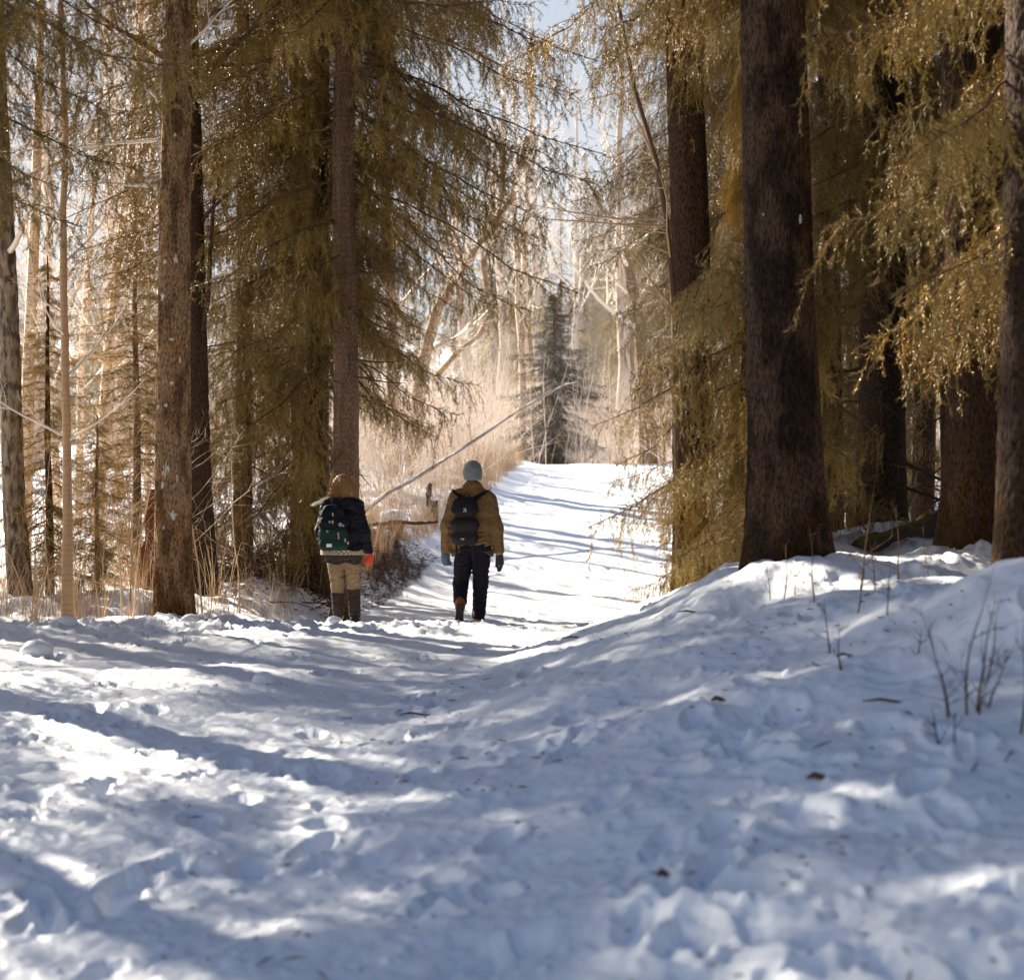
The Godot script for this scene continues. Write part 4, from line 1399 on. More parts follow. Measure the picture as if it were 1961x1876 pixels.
func stalks(r: RandomNumberGenerator) -> void:
	# the clump of dead stems in the right foreground
	var p := on_ground(1852, 5.9)
	p = Vector3(ax(1852, 5.6), 0, -5.6)
	p.y = ground(p.x, 5.6)
	var t := thing("stem_clump", "clump of dark dead stems standing in the right foreground snow", "stems", p)
	for k in [[0.0, 0.62, 0.006, 0.0], [-0.05, 0.46, 0.005, -0.05], [0.03, 0.5, 0.007, 0.02], [0.06, 0.36, 0.005, 0.12], [-0.07, 0.24, 0.004, -0.25], [0.02, 0.3, 0.005, 0.25]]:
		var mb := MB.new()
		stalk(mb, Vector3(k[0], 0, r.randf_range(-0.05, 0.05)), k[1], k[2], Vector3(k[3], 0, 0), r, 2)
		obj("stem", mb.mesh(mats.twig_dark), t)
	var list := [[1885, 1240, 5.9, 0.36, 0.1], [1955, 1220, 5.2, 0.5, 0.05], [1805, 1290, 5.3, 0.2, -0.15], [1828, 1300, 5.2, 0.18, 0.1], [1700, 1180, 7.4, 0.3, -0.15], [1615, 1225, 6.6, 0.28, -0.1], [1590, 1200, 7.3, 0.32, -0.05], [1755, 1190, 6.6, 0.16, 0.1], [1560, 1130, 8.6, 0.5, 0.0], [1645, 1110, 9.0, 0.75, 0.03], [1720, 1090, 9.4, 0.5, 0.0], [1680, 1130, 8.2, 0.35, -0.2], [1780, 1075, 9.2, 0.5, 0.05], [1500, 1110, 9.4, 0.42, 0.02], [1475, 1105, 9.6, 0.3, -0.05], [1520, 1112, 9.3, 0.25, 0.15], [1640, 1150, 7.8, 0.3, 0.1], [1905, 1330, 4.9, 0.12, 0.8], [1850, 1330, 4.9, 0.1, 0.3]]
	for k in list.size():
		var e: Array = list[k]
		var x := ax(e[0], e[2])
		var mb := MB.new()
		stalk(mb, Vector3.ZERO, e[3], 0.0045 + 0.002 * r.randf(), Vector3(e[4], 0, r.randf_range(-0.1, 0.1)), r, 2)
		var o := obj("dead_stalk", mb.mesh(mats.twig_dark if e[2] < 8.0 else mats.twig_brown))
		tag(o, "single dead stalk sticking up out of the right snowbank", "stalk", "dead stalks on the right snowbank")
		o.position = Vector3(x, ground(x, e[2]), -e[2])

func debris(r: RandomNumberGenerator) -> void:
	# twigs and cones lying on the trodden snow: [x, depth, length, label]
	var list := [[795, 9.1, 0.26, "dark twig lying in the middle of the trodden snow"], [1375, 6.6, 0.09, "small dark cone on the snow right of centre"], [1320, 9.6, 0.22, "short dark stick near the edge of the right snowbank"], [1270, 4.4, 0.05, "tiny dark bark crumb in the lower centre snow"], [1618, 6.9, 0.12, "dark leaf scrap low on the right snowbank"], [1565, 5.1, 0.1, "brown bark scrap in the right footprints"], [1700, 6.0, 0.28, "broken twig pressed into the snow right of the cone"], [1100, 11.5, 0.3, "thin twig far up the trodden snow below the path"]]
	for k in list.size():
		var e: Array = list[k]
		var x := ax(e[0], e[1])
		var mb := MB.new()
		var a := r.randf_range(-0.5, 0.5)
		var v: Vector3 = Vector3(cos(a), 0, sin(a)) * (float(e[2]) * 0.36)
		mb.tube(PackedVector3Array([-v, -v * 0.3 + Vector3(0, 0.012, 0), v * 0.4 + Vector3(0, 0.006, 0.01), v]), PackedFloat32Array([0.003, 0.007, 0.006, 0.002]) if e[2] > 0.11 else PackedFloat32Array([0.005, 0.012, 0.011, 0.004]), 6)
		var o := obj("twig" if e[2] > 0.11 else "bark_scrap", mb.mesh(mats.twig_dark))
		tag(o, e[3], "twig" if e[2] > 0.11 else "scrap")
		o.position = Vector3(x, ground(x, e[1]) + 0.012, -e[1])
	# clods of snow kicked up
	var cl := [[405, 1525, 5.6, 0.055, "round snow clod on the bright patch left of centre"], [22, 1490, 5.4, 0.06, "snow clod at the left edge on the bright patch"], [70, 1245, 12.4, 0.13, "largest snow clod on the ploughed rim at the left"], [365, 1192, 15.2, 0.1, "snow lump on the rim before the lichen-dotted trunk"], [505, 1265, 10.8, 0.08, "snow clod in shade before the woman"], [640, 1197, 15.6, 0.09, "snow lump on the rim at the woman's left boot"], [130, 1215, 14.6, 0.1, "small snow lump on the rim before the slim tan stem"]]
	for k in cl.size():
		var e: Array = cl[k]
		var x := ax(e[0], e[2])
		var o := obj("snow_clod", lump_mesh(700 + k, e[3], e[3] * 0.75))
		tag(o, e[4], "snow clod")
		o.position = Vector3(x, ground(x, e[2]) + e[3] * 0.25, -e[2])

# ---------------------------------------------------------------- people
# bones: [from, to, radius, radius]; joined smoothly on a grid and meshed as surface nets
func net(bones: Array, cell: float, k: float, wrinkle := 0.0, wf := 9.0, cut = null, seed_ := 1) -> MB:
	var lo := Vector3.ONE * 99.0
	var hi := Vector3.ONE * -99.0
	for b in bones:
		var m: float = maxf(b[2], b[3]) + 0.5 * k + 3.0 * cell
		for e in 2:
			lo = lo.min(b[e] - Vector3.ONE * m)
			hi = hi.max(b[e] + Vector3.ONE * m)
	var nx := int((hi.x - lo.x) / cell) + 2
	var ny := int((hi.y - lo.y) / cell) + 2
	var nz := int((hi.z - lo.z) / cell) + 2
	var f := PackedFloat32Array()
	f.resize(nx * ny * nz)
	f.fill(1.0)
	for b in bones:
		var a: Vector3 = b[0]
		var e: Vector3 = b[1]
		var ra: float = b[2]
		var rb: float = b[3]
		var m := maxf(ra, rb) + k + 2.0 * cell
		var p0 := (a.min(e) - Vector3.ONE * m - lo) / cell
		var p1 := (a.max(e) + Vector3.ONE * m - lo) / cell
		var ae := e - a
		var l2 := maxf(ae.length_squared(), 1e-9)
		for z in range(maxi(0, int(p0.z)), mini(nz, int(p1.z) + 2)):
			for y in range(maxi(0, int(p0.y)), mini(ny, int(p1.y) + 2)):
				var i := (z * ny + y) * nx + maxi(0, int(p0.x))
				for x in range(maxi(0, int(p0.x)), mini(nx, int(p1.x) + 2)):
					var p := lo + Vector3(x, y, z) * cell - a
					var t := clampf(p.dot(ae) / l2, 0.0, 1.0)
					var d := (p - ae * t).length() - ra - (rb - ra) * t
					var g := f[i]
					var h := k - absf(g - d)
					f[i] = minf(g, d) - (h * h / (4.0 * k) if h > 0.0 else 0.0)
					i += 1
	var wn := FastNoiseLite.new()
	wn.noise_type = FastNoiseLite.TYPE_SIMPLEX_SMOOTH
	wn.frequency = wf
	wn.fractal_octaves = 2
	wn.seed = seed_
	if wrinkle > 0.0 or cut != null:
		var i := 0
		for z in nz:
			for y in ny:
				for x in nx:
					if absf(f[i]) < 0.05:
						var p := lo + Vector3(x, y, z) * cell
						if wrinkle > 0.0:
							f[i] += wrinkle * (absf(wn.get_noise_3d(p.x, p.y * 1.6, p.z)) - 0.25)
						if cut != null:
							f[i] = maxf(f[i], cut.call(p))
					elif cut != null and f[i] < 0.0:
						f[i] = maxf(f[i], cut.call(lo + Vector3(x, y, z) * cell))
					i += 1
	var mb := MB.new()
	var id := PackedInt32Array()
	id.resize(nx * ny * nz)
	id.fill(-1)
	var corner := [0, 1, nx, nx + 1, nx * ny, nx * ny + 1, nx * ny + nx, nx * ny + nx + 1]
	var cp := [Vector3(0, 0, 0), Vector3(1, 0, 0), Vector3(0, 1, 0), Vector3(1, 1, 0), Vector3(0, 0, 1), Vector3(1, 0, 1), Vector3(0, 1, 1), Vector3(1, 1, 1)]
	var edges := [[0, 1], [2, 3], [4, 5], [6, 7], [0, 2], [1, 3], [4, 6], [5, 7], [0, 4], [1, 5], [2, 6], [3, 7]]
	var sxy := nx * ny
	for z in nz - 1:
		for y in ny - 1:
			var i := (z * ny + y) * nx
			for x in nx - 1:
				var s0 := f[i] < 0.0
				if s0 != (f[i + 1] < 0.0) or s0 != (f[i + nx] < 0.0) or s0 != (f[i + nx + 1] < 0.0) or s0 != (f[i + sxy] < 0.0) or s0 != (f[i + sxy + 1] < 0.0) or s0 != (f[i + sxy + nx] < 0.0) or s0 != (f[i + sxy + nx + 1] < 0.0):
					var sum := Vector3.ZERO
					var c := 0
					var gr := Vector3.ZERO
					for e in edges:
						var u := f[i + corner[e[0]]]
						var w := f[i + corner[e[1]]]
						gr += (cp[e[1]] - cp[e[0]]) * (w - u)
						if (u < 0.0) != (w < 0.0):
							sum += cp[e[0]].lerp(cp[e[1]], u / (u - w))
							c += 1
					id[i] = mb.v.size()
					mb.v.append(lo + (Vector3(x, y, z) + sum / c) * cell)
					mb.n.append(gr.normalized())
					mb.c.append(Color.WHITE)
				i += 1
	for z in range(1, nz - 1):
		for y in range(1, ny - 1):
			var i := (z * ny + y) * nx + 1
			for x in range(1, nx - 1):
				var s := f[i] < 0.0
				for axis in 3:
					var st: int = [1, nx, sxy][axis]
					if s != (f[i + st] < 0.0):
						var u: int = [nx, sxy, 1][axis]
						var w: int = [sxy, 1, nx][axis]
						var q := [id[i], id[i - u], id[i - u - w], id[i - w]]
						if q[0] < 0 or q[1] < 0 or q[2] < 0 or q[3] < 0:
							continue
						if s:
							for j in [0, 2, 1, 0, 3, 2]: mb.ix.append(q[j])
						else:
							for j in [0, 1, 2, 0, 2, 3]: mb.ix.append(q[j])
				i += 1
	return mb

func B(ax_: float, ay: float, az: float, bx: float, by: float, bz: float, ra: float, rb := -1.0) -> Array:
	return [Vector3(ax_, ay, az), Vector3(bx, by, bz), ra, rb if rb > 0 else ra]

# a flat strap through points, facing the given way
func ribbon(pts: PackedVector3Array, face: Vector3, w: float, th: float) -> MB:
	var mb := MB.new()
	var rows: Array = []
	for i in pts.size():
		var t := (pts[mini(i + 1, pts.size() - 1)] - pts[maxi(i - 1, 0)]).normalized()
		var s := t.cross(face).normalized()
		var o := s.cross(t).normalized()
		rows.append([pts[i] - s * w * 0.5 - o * th * 0.5, pts[i] + s * w * 0.5 - o * th * 0.5, pts[i] + s * w * 0.5 + o * th * 0.5, pts[i] - s * w * 0.5 + o * th * 0.5])
	for i in pts.size() - 1:
		for j in 4:
			mb.quad(rows[i][j], rows[i + 1][j], rows[i + 1][(j + 1) % 4], rows[i][(j + 1) % 4])
	var e: Array = rows[pts.size() - 1]
	mb.quad(rows[0][0], rows[0][1], rows[0][2], rows[0][3])
	mb.quad(e[0], e[3], e[2], e[1])
	return mb

func sole(heel: Vector3, toe: Vector3, down: Vector3, w: float, th: float) -> MB:
	var mb := MB.new()
	var a := toe - heel
	var d := (down - a.normalized() * down.dot(a.normalized())).normalized()
	var s := a.normalized().cross(d)
	var shape := [[-0.03, 0.0], [0.0, 0.62], [0.1, 0.78], [0.3, 0.68], [0.5, 0.72], [0.7, 0.98], [0.88, 0.85], [0.98, 0.45], [1.02, 0.0], [0.98, -0.5], [0.88, -0.9], [0.7, -1.0], [0.5, -0.75], [0.3, -0.68], [0.1, -0.78], [0.0, -0.62]]
	var n := shape.size()
	var lo: Array = []
	var hi: Array = []
	for k in shape:
		var p: Vector3 = heel + a * k[0] + s * (k[1] * w * 0.5)
		hi.append(p)
		lo.append(p + d * th)
	var c := heel + a * 0.5
	for k in n:
		var q := (k + 1) % n
		var nn: Vector3 = (hi[k] + hi[q]) * 0.5 - c
		if (hi[q] - hi[k]).cross(d).dot(nn) > 0:
			mb.quad(hi[k], lo[k], lo[q], hi[q])
		else:
			mb.quad(hi[k], hi[q], lo[q], lo[k])
		mb.tri(c + d * th, lo[k], lo[q])
		mb.tri(c, hi[q], hi[k])
	return mb

func head_shape(y: float, z: float, s: float) -> Array:
	# skull, face, jaw, nose, brow, ears: the face looks along -z
	return [B(0, y + 0.03 * s, z + 0.012, 0, y + 0.035 * s, z - 0.025, 0.079 * s), B(0, y - 0.03 * s, z - 0.03, 0, y - 0.06 * s, z - 0.045, 0.058 * s, 0.04 * s), B(0, y - 0.07 * s, z - 0.062, 0, y - 0.075 * s, z - 0.068, 0.028 * s), B(0, y + 0.01 * s, z - 0.1, 0, y - 0.022 * s, z - 0.112, 0.009 * s, 0.013 * s),
		B(-0.035 * s, y + 0.022 * s, z - 0.083, 0.035 * s, y + 0.022 * s, z - 0.083, 0.016 * s), B(-0.02 * s, y - 0.045 * s, z - 0.09, 0.02 * s, y - 0.045 * s, z - 0.09, 0.009 * s),
		B(-0.079 * s, y + 0.015 * s, z - 0.005, -0.081 * s, y - 0.02 * s, z - 0.012, 0.014 * s, 0.01 * s), B(0.079 * s, y + 0.015 * s, z - 0.005, 0.081 * s, y - 0.02 * s, z - 0.012, 0.014 * s, 0.01 * s)]

func join(a: MB, b: MB) -> void:
	var k := a.v.size()
	a.v.append_array(b.v)
	a.n.append_array(b.n)
	a.c.append_array(b.c)
	for i in b.ix:
		a.ix.append(i + k)

func face_parts(t: Node3D, y: float, z: float) -> void:
	for s in [-1.0, 1.0]:
		var e := obj("eye", lump_mesh(1, 0.011, 0.008, mats.wood_dark), t)
		e.position = Vector3(0.032 * s, y + 0.002, z - 0.089)
	var m := obj("mouth", lump_mesh(2, 0.022, 0.004, mats.lip), t)
	m.position = Vector3(0, y - 0.046, z - 0.097)

func build_people() -> void:
	var m := plain_mat("skin", Color(0.42, 0.24, 0.16), 0.55, 0.4)
	m = plain_mat("lip", Color(0.3, 0.12, 0.1), 0.6, 0.4)
	m = plain_mat("brown_wool", Color(0.21, 0.122, 0.055), 0.95, 0.15)
	tri(m, mats.mottle, Vector3(5, 5, 5))
	m.rim_enabled = true
	m.rim = 0.3
	m = plain_mat("dark_denim", Color(0.016, 0.015, 0.024), 0.9, 0.25)
	tri(m, mats.mottle, Vector3(7, 7, 7))
	m = plain_mat("grey_knit", Color(0.27, 0.28, 0.3), 0.95, 0.1)
	tri(m, noise_tex(0.03, [0.0, grey(0.25), 0.5, grey(0.75), 1.0, grey(1.0)], 81, FastNoiseLite.TYPE_SIMPLEX_SMOOTH, 3, 256), Vector3(3, 26, 3))
	m.rim_enabled = true
	m.rim = 0.6
	m = plain_mat("blue_knit", Color(0.11, 0.15, 0.2), 0.95, 0.1)
	tri(m, mats.mottle, Vector3(14, 14, 14))
	m.rim_enabled = true
	m.rim = 0.5
	m = plain_mat("charcoal_knit", Color(0.06, 0.055, 0.06), 0.95, 0.1)
	tri(m, mats.mottle, Vector3(14, 14, 14))
	m.rim_enabled = true
	m.rim = 0.5
	m = plain_mat("tan_leather", Color(0.3, 0.1, 0.025), 0.6, 0.4)
	tri(m, mats.mottle, Vector3(9, 9, 9))
	m = plain_mat("black_rubber", Color(0.02, 0.017, 0.017), 0.8, 0.3)
	m = plain_mat("black_canvas", Color(0.018, 0.014, 0.016), 0.75, 0.35)
	tri(m, mats.mottle, Vector3(9, 9, 9))
	m = plain_mat("black_strap", Color(0.012, 0.011, 0.014), 0.8, 0.3)
	m = plain_mat("print_white", Color(0.7, 0.68, 0.62), 0.7, 0.3)
	m = plain_mat("navy_shell", Color(0.009, 0.009, 0.014), 0.75, 0.25)
	m = plain_mat("white_fur", Color(0.75, 0.7, 0.62), 0.9, 0.2)
	m.backlight = Color(0.6, 0.6, 0.6)
	m = plain_mat("hair_brown", Color(0.52, 0.27, 0.11), 0.6, 0.35)
	m.vertex_color_use_as_albedo = true
	m.backlight = Color(0.7, 0.7, 0.7)
	tri(m, noise_tex(0.03, [0.0, grey(0.45), 1.0, grey(1.0)], 83, FastNoiseLite.TYPE_SIMPLEX_SMOOTH, 3, 256), Vector3(22, 1.5, 22))
	m = plain_mat("tan_twill", Color(0.26, 0.18, 0.105), 0.9, 0.2)
	tri(m, mats.mottle, Vector3(6, 6, 6))
	m = plain_mat("brown_panel", Color(0.04, 0.028, 0.026), 0.9, 0.2)
	m = plain_mat("green_canvas", Color(0.012, 0.034, 0.03), 0.85, 0.25)
	tri(m, mats.mottle, Vector3(9, 9, 9))
	m = plain_mat("dark_green_canvas", Color(0.006, 0.011, 0.014), 0.8, 0.25)
	m = plain_mat("pale_leather", Color(0.42, 0.26, 0.15), 0.6, 0.4)
	m = plain_mat("pale_metal", Color(0.5, 0.47, 0.43), 0.5, 0.6)
	m = plain_mat("red_knit", Color(0.62, 0.07, 0.035), 0.95, 0.1)
	tri(m, mats.mottle, Vector3(14, 14, 14))
	m.rim_enabled = true
	m.rim = 0.6
	man()
	woman()

func man() -> void:
	var p := Vector3(-0.437, 0, -16.7)
	p.y = ground(p.x, 16.75) + 0.02
	var t := thing("person", "person in grey knit cap, brown wool jacket and dark trousers walking away, left heel lifted", "person", p)
	t.scale = Vector3.ONE * 1.035
	var body := net([B(-0.14, 1.39, 0, 0.14, 1.38, 0, 0.06), B(-0.09, 1.25, 0, 0.09, 1.25, 0, 0.1), B(-0.08, 1.05, 0, 0.08, 1.05, 0, 0.1), B(-0.08, 0.9, 0, 0.08, 0.9, 0, 0.1), B(0, 1.38, 0, 0, 1.55, -0.01, 0.055),
		B(-0.175, 1.37, 0, -0.27, 1.08, 0.02, 0.05, 0.042), B(-0.27, 1.08, 0.02, -0.285, 0.8, -0.03, 0.042, 0.03), B(-0.285, 0.8, -0.03, -0.29, 0.68, -0.03, 0.032, 0.025), B(0.175, 1.36, 0, 0.262, 1.07, 0.02, 0.05, 0.042), B(0.262, 1.07, 0.02, 0.285, 0.8, -0.02, 0.042, 0.03), B(0.285, 0.8, -0.02, 0.29, 0.66, -0.02, 0.032, 0.025),
		B(-0.09, 0.88, 0, -0.125, 0.47, -0.05, 0.085, 0.055), B(-0.125, 0.47, -0.05, -0.125, 0.25, 0.26, 0.055, 0.04), B(-0.125, 0.25, 0.26, -0.135, 0.08, 0.24, 0.035, 0.03), B(0.085, 0.88, 0, 0.085, 0.46, -0.02, 0.085, 0.055), B(0.085, 0.46, -0.02, 0.055, 0.1, 0.03, 0.055, 0.04), B(0.055, 0.08, 0.03, 0.055, 0.06, -0.12, 0.035, 0.03)], 0.014, 0.05)
	join(body, net(head_shape(1.655, -0.01, 1.0) + [B(0, 1.5, -0.005, 0, 1.6, -0.01, 0.055)], 0.0065, 0.025))
	obj("body", body.mesh(mats.skin), t)
	face_parts(t, 1.655, -0.01)
	var hat := net([B(0, 1.672, 0.0, 0, 1.69, -0.01, 0.1, 0.098), B(0, 1.61, 0.005, 0, 1.625, 0.0, 0.094)], 0.008, 0.04, 0.006, 12.0, func(q: Vector3) -> float: return 1.572 + 0.25 * maxf(0.0, -q.z) - q.y)
	obj("knit_cap", hat.mesh(mats.grey_knit), t)
	var jb := [B(-0.15, 1.385, 0, 0.145, 1.375, 0, 0.085), B(-0.125, 1.27, 0.015, 0.125, 1.27, 0.015, 0.118), B(-0.105, 1.1, 0.01, 0.105, 1.1, 0.01, 0.122), B(-0.105, 0.94, 0.0, 0.1, 0.94, 0.0, 0.126), B(-0.108, 0.74, 0.0, 0.1, 0.74, 0.0, 0.128),
		B(-0.11, 1.43, 0, 0, 1.5, -0.01, 0.06), B(0.11, 1.42, 0, 0, 1.5, -0.01, 0.06), B(0, 1.42, 0, 0, 1.53, -0.01, 0.075, 0.068)]
	for s in [[-0.182, 1.375, -0.272, 1.08, -0.288, 0.80], [0.178, 1.36, 0.26, 1.07, 0.285, 0.80]]:
		jb.append(B(s[0], s[1], 0, s[2], s[3], 0.02, 0.078, 0.064))
		jb.append(B(s[2], s[3], 0.02, s[4], s[5], -0.025, 0.064, 0.053))
	var jacket := net(jb, 0.0115, 0.045, 0.022, 7.0, func(q: Vector3) -> float: return (0.755 + 0.085 * (1.0 - minf(1.0, q.x * q.x / 0.04)) if absf(q.x) < 0.225 else 0.79) - q.y, 4)
	obj("jacket", jacket.mesh(mats.brown_wool), t)
	var ring: Array = []
	for k in 10:
		var a := TAU * k / 10.0
		var b := TAU * (k + 1) / 10.0
		ring.append(B(cos(a) * 0.082, 1.505 + 0.012 * sin(a), sin(a) * 0.075 - 0.01, cos(b) * 0.082, 1.505 + 0.012 * sin(b), sin(b) * 0.075 - 0.01, 0.024))
		ring.append(B(cos(a) * 0.066, 1.54, sin(a) * 0.062 - 0.01, cos(b) * 0.066, 1.54, sin(b) * 0.062 - 0.01, 0.015))
	obj("collar", net(ring, 0.009, 0.02, 0.004).mesh(mats.brown_wool), t)
	# back yoke seam
	var yoke := ribbon(PackedVector3Array([Vector3(-0.2, 1.21, 0.118), Vector3(-0.17, 1.245, 0.14), Vector3(0.05, 1.26, 0.145), Vector3(0.15, 1.255, 0.143), Vector3(0.195, 1.215, 0.125)]), Vector3(0, 0.3, 1), 0.03, 0.012)
	obj("yoke_flap", yoke.mesh(mats.brown_wool), t)
	var pants := net([B(-0.08, 0.88, 0, 0.085, 0.88, 0, 0.112), B(-0.085, 0.82, 0, -0.128, 0.46, -0.045, 0.108, 0.082), B(-0.128, 0.46, -0.045, -0.126, 0.29, 0.21, 0.082, 0.07), B(0.095, 0.82, 0, 0.085, 0.45, -0.02, 0.106, 0.08), B(0.085, 0.45, -0.02, 0.066, 0.12, 0.03, 0.078, 0.072)], 0.011, 0.03, 0.022, 8.0, null, 6)
	obj("trousers", pants.mesh(mats.dark_denim), t)
	# mittens
	obj("mitten", net([B(-0.29, 0.815, -0.028, -0.292, 0.77, -0.03, 0.045, 0.043), B(-0.292, 0.75, -0.03, -0.288, 0.695, -0.035, 0.047, 0.042), B(-0.27, 0.72, -0.05, -0.245, 0.675, -0.06, 0.022, 0.02)], 0.007, 0.02, 0.006, 20.0).mesh(mats.blue_knit), t)
	obj("mitten", net([B(0.285, 0.815, -0.022, 0.288, 0.77, -0.022, 0.043, 0.04), B(0.29, 0.74, -0.022, 0.297, 0.69, -0.028, 0.042, 0.038), B(0.297, 0.69, -0.028, 0.285, 0.615, -0.035, 0.036, 0.027), B(0.268, 0.73, -0.02, 0.257, 0.655, -0.02, 0.02, 0.017)], 0.007, 0.012, 0.006, 20.0).mesh(mats.charcoal_knit), t)
	# boots
	obj("boot", net([B(-0.122, 0.265, 0.285, -0.136, 0.035, 0.235, 0.046, 0.038), B(-0.124, 0.25, 0.27, -0.124, 0.29, 0.235, 0.056)], 0.008, 0.025).mesh(mats.tan_leather), t)
	obj("sole", sole(Vector3(-0.12, 0.275, 0.325), Vector3(-0.14, 0.005, 0.262), Vector3(0, 0.25, 1), 0.11, 0.02).mesh(mats.black_rubber), t)
	obj("boot", net([B(0.05, 0.055, 0.06, 0.055, 0.05, -0.14, 0.044, 0.042), B(0.052, 0.07, 0.04, 0.055, 0.15, 0.035, 0.052, 0.055)], 0.008, 0.03, 0.004).mesh(mats.tan_leather), t)
	obj("sole", sole(Vector3(0.05, 0.03, 0.11), Vector3(0.055, 0.03, -0.17), Vector3.DOWN, 0.098, 0.025).mesh(mats.black_rubber), t)

	# his pack
	t = thing("backpack", "slim black backpack with small white emblem on the back of the capped walker", "backpack", p)
	t.scale = Vector3.ONE * 1.035
	var bag := net([B(-0.15, 0.96, 0.19, -0.005, 0.96, 0.19, 0.074), B(-0.155, 1.1, 0.195, 0.005, 1.1, 0.195, 0.075), B(-0.145, 1.26, 0.19, -0.005, 1.26, 0.19, 0.072)], 0.01, 0.05, 0.012, 10.0)
	obj("main_bag", bag.mesh(mats.black_canvas), t)
	var lid := net([B(-0.145, 1.26, 0.195, -0.005, 1.26, 0.195, 0.077), B(-0.135, 1.33, 0.185, -0.02, 1.33, 0.185, 0.062)], 0.009, 0.04, 0.016, 14.0, func(q: Vector3) -> float: return 1.222 - q.y)
	obj("lid", lid.mesh(mats.black_strap), t)
	obj("strap", ribbon(PackedVector3Array([Vector3(-0.085, 1.34, 0.15), Vector3(-0.13, 1.4, 0.11), Vector3(-0.19, 1.455, 0.05), Vector3(-0.195, 1.46, 0.0), Vector3(-0.18, 1.4, -0.09)]), Vector3(0.3, 0.8, 0.6), 0.06, 0.014).mesh(mats.black_strap), t)
	obj("strap", ribbon(PackedVector3Array([Vector3(-0.015, 1.34, 0.15), Vector3(0.06, 1.4, 0.115), Vector3(0.14, 1.455, 0.05), Vector3(0.155, 1.457, 0.0), Vector3(0.15, 1.39, -0.09)]), Vector3(-0.3, 0.8, 0.6), 0.06, 0.014).mesh(mats.black_strap), t)
	var mb := MB.new()
	mb.tube(PackedVector3Array([Vector3(-0.088, 1.36, 0.16), Vector3(-0.086, 1.41, 0.155), Vector3(-0.07, 1.44, 0.15), Vector3(-0.045, 1.44, 0.15), Vector3(-0.028, 1.41, 0.155), Vector3(-0.026, 1.36, 0.16)]), PackedFloat32Array([0.006, 0.006, 0.006, 0.006, 0.006, 0.006]), 6)
	obj("carry_loop", mb.mesh(mats.black_strap), t)
	obj("hanging_strap", ribbon(PackedVector3Array([Vector3(-0.165, 0.9, 0.21), Vector3(-0.163, 0.78, 0.17), Vector3(-0.158, 0.6, 0.14), Vector3(-0.148, 0.47, 0.12)]), Vector3(0, 0, 1), 0.024, 0.004).mesh(mats.black_strap), t)
	obj("hanging_strap", ribbon(PackedVector3Array([Vector3(0.0, 0.9, 0.2), Vector3(0.005, 0.78, 0.17), Vector3(0.02, 0.68, 0.15), Vector3(0.05, 0.6, 0.14)]), Vector3(0, 0, 1), 0.024, 0.004).mesh(mats.black_strap), t)
	mb = MB.new()
	for k in [[-1, 1], [1, 1], [0, 0], [-1, -1], [1, -1], [-1, 0.3], [1, -0.3]]:
		mb.box(Vector3(-0.074 + k[0] * 0.0095, 1.262 + k[1] * 0.012, 0.276), Vector3(0.008, 0.008, 0.006))
	obj("emblem", mb.mesh(mats.print_white), t, "stuff")
	var tm := TextMesh.new()
	var font := SystemFont.new()
	font.font_names = PackedStringArray(["Droid Sans"])
	tm.font = font
	tm.text = "HAGLÖFS"
	tm.font_size = 16
	tm.pixel_size = 0.0007
	tm.depth = 0.003
	tm.material = mats.print_white
	obj("lettering", tm, t).position = Vector3(-0.074, 1.238, 0.275)
	mb = MB.new()
	mb.box(Vector3(-0.1, 0.955, 0.268), Vector3(0.042, 0.006, 0.004))
	mb.box(Vector3(-0.096, 0.945, 0.267), Vector3(0.022, 0.004, 0.004))
	obj("print", mb.mesh(mats.print_white), t, "stuff")

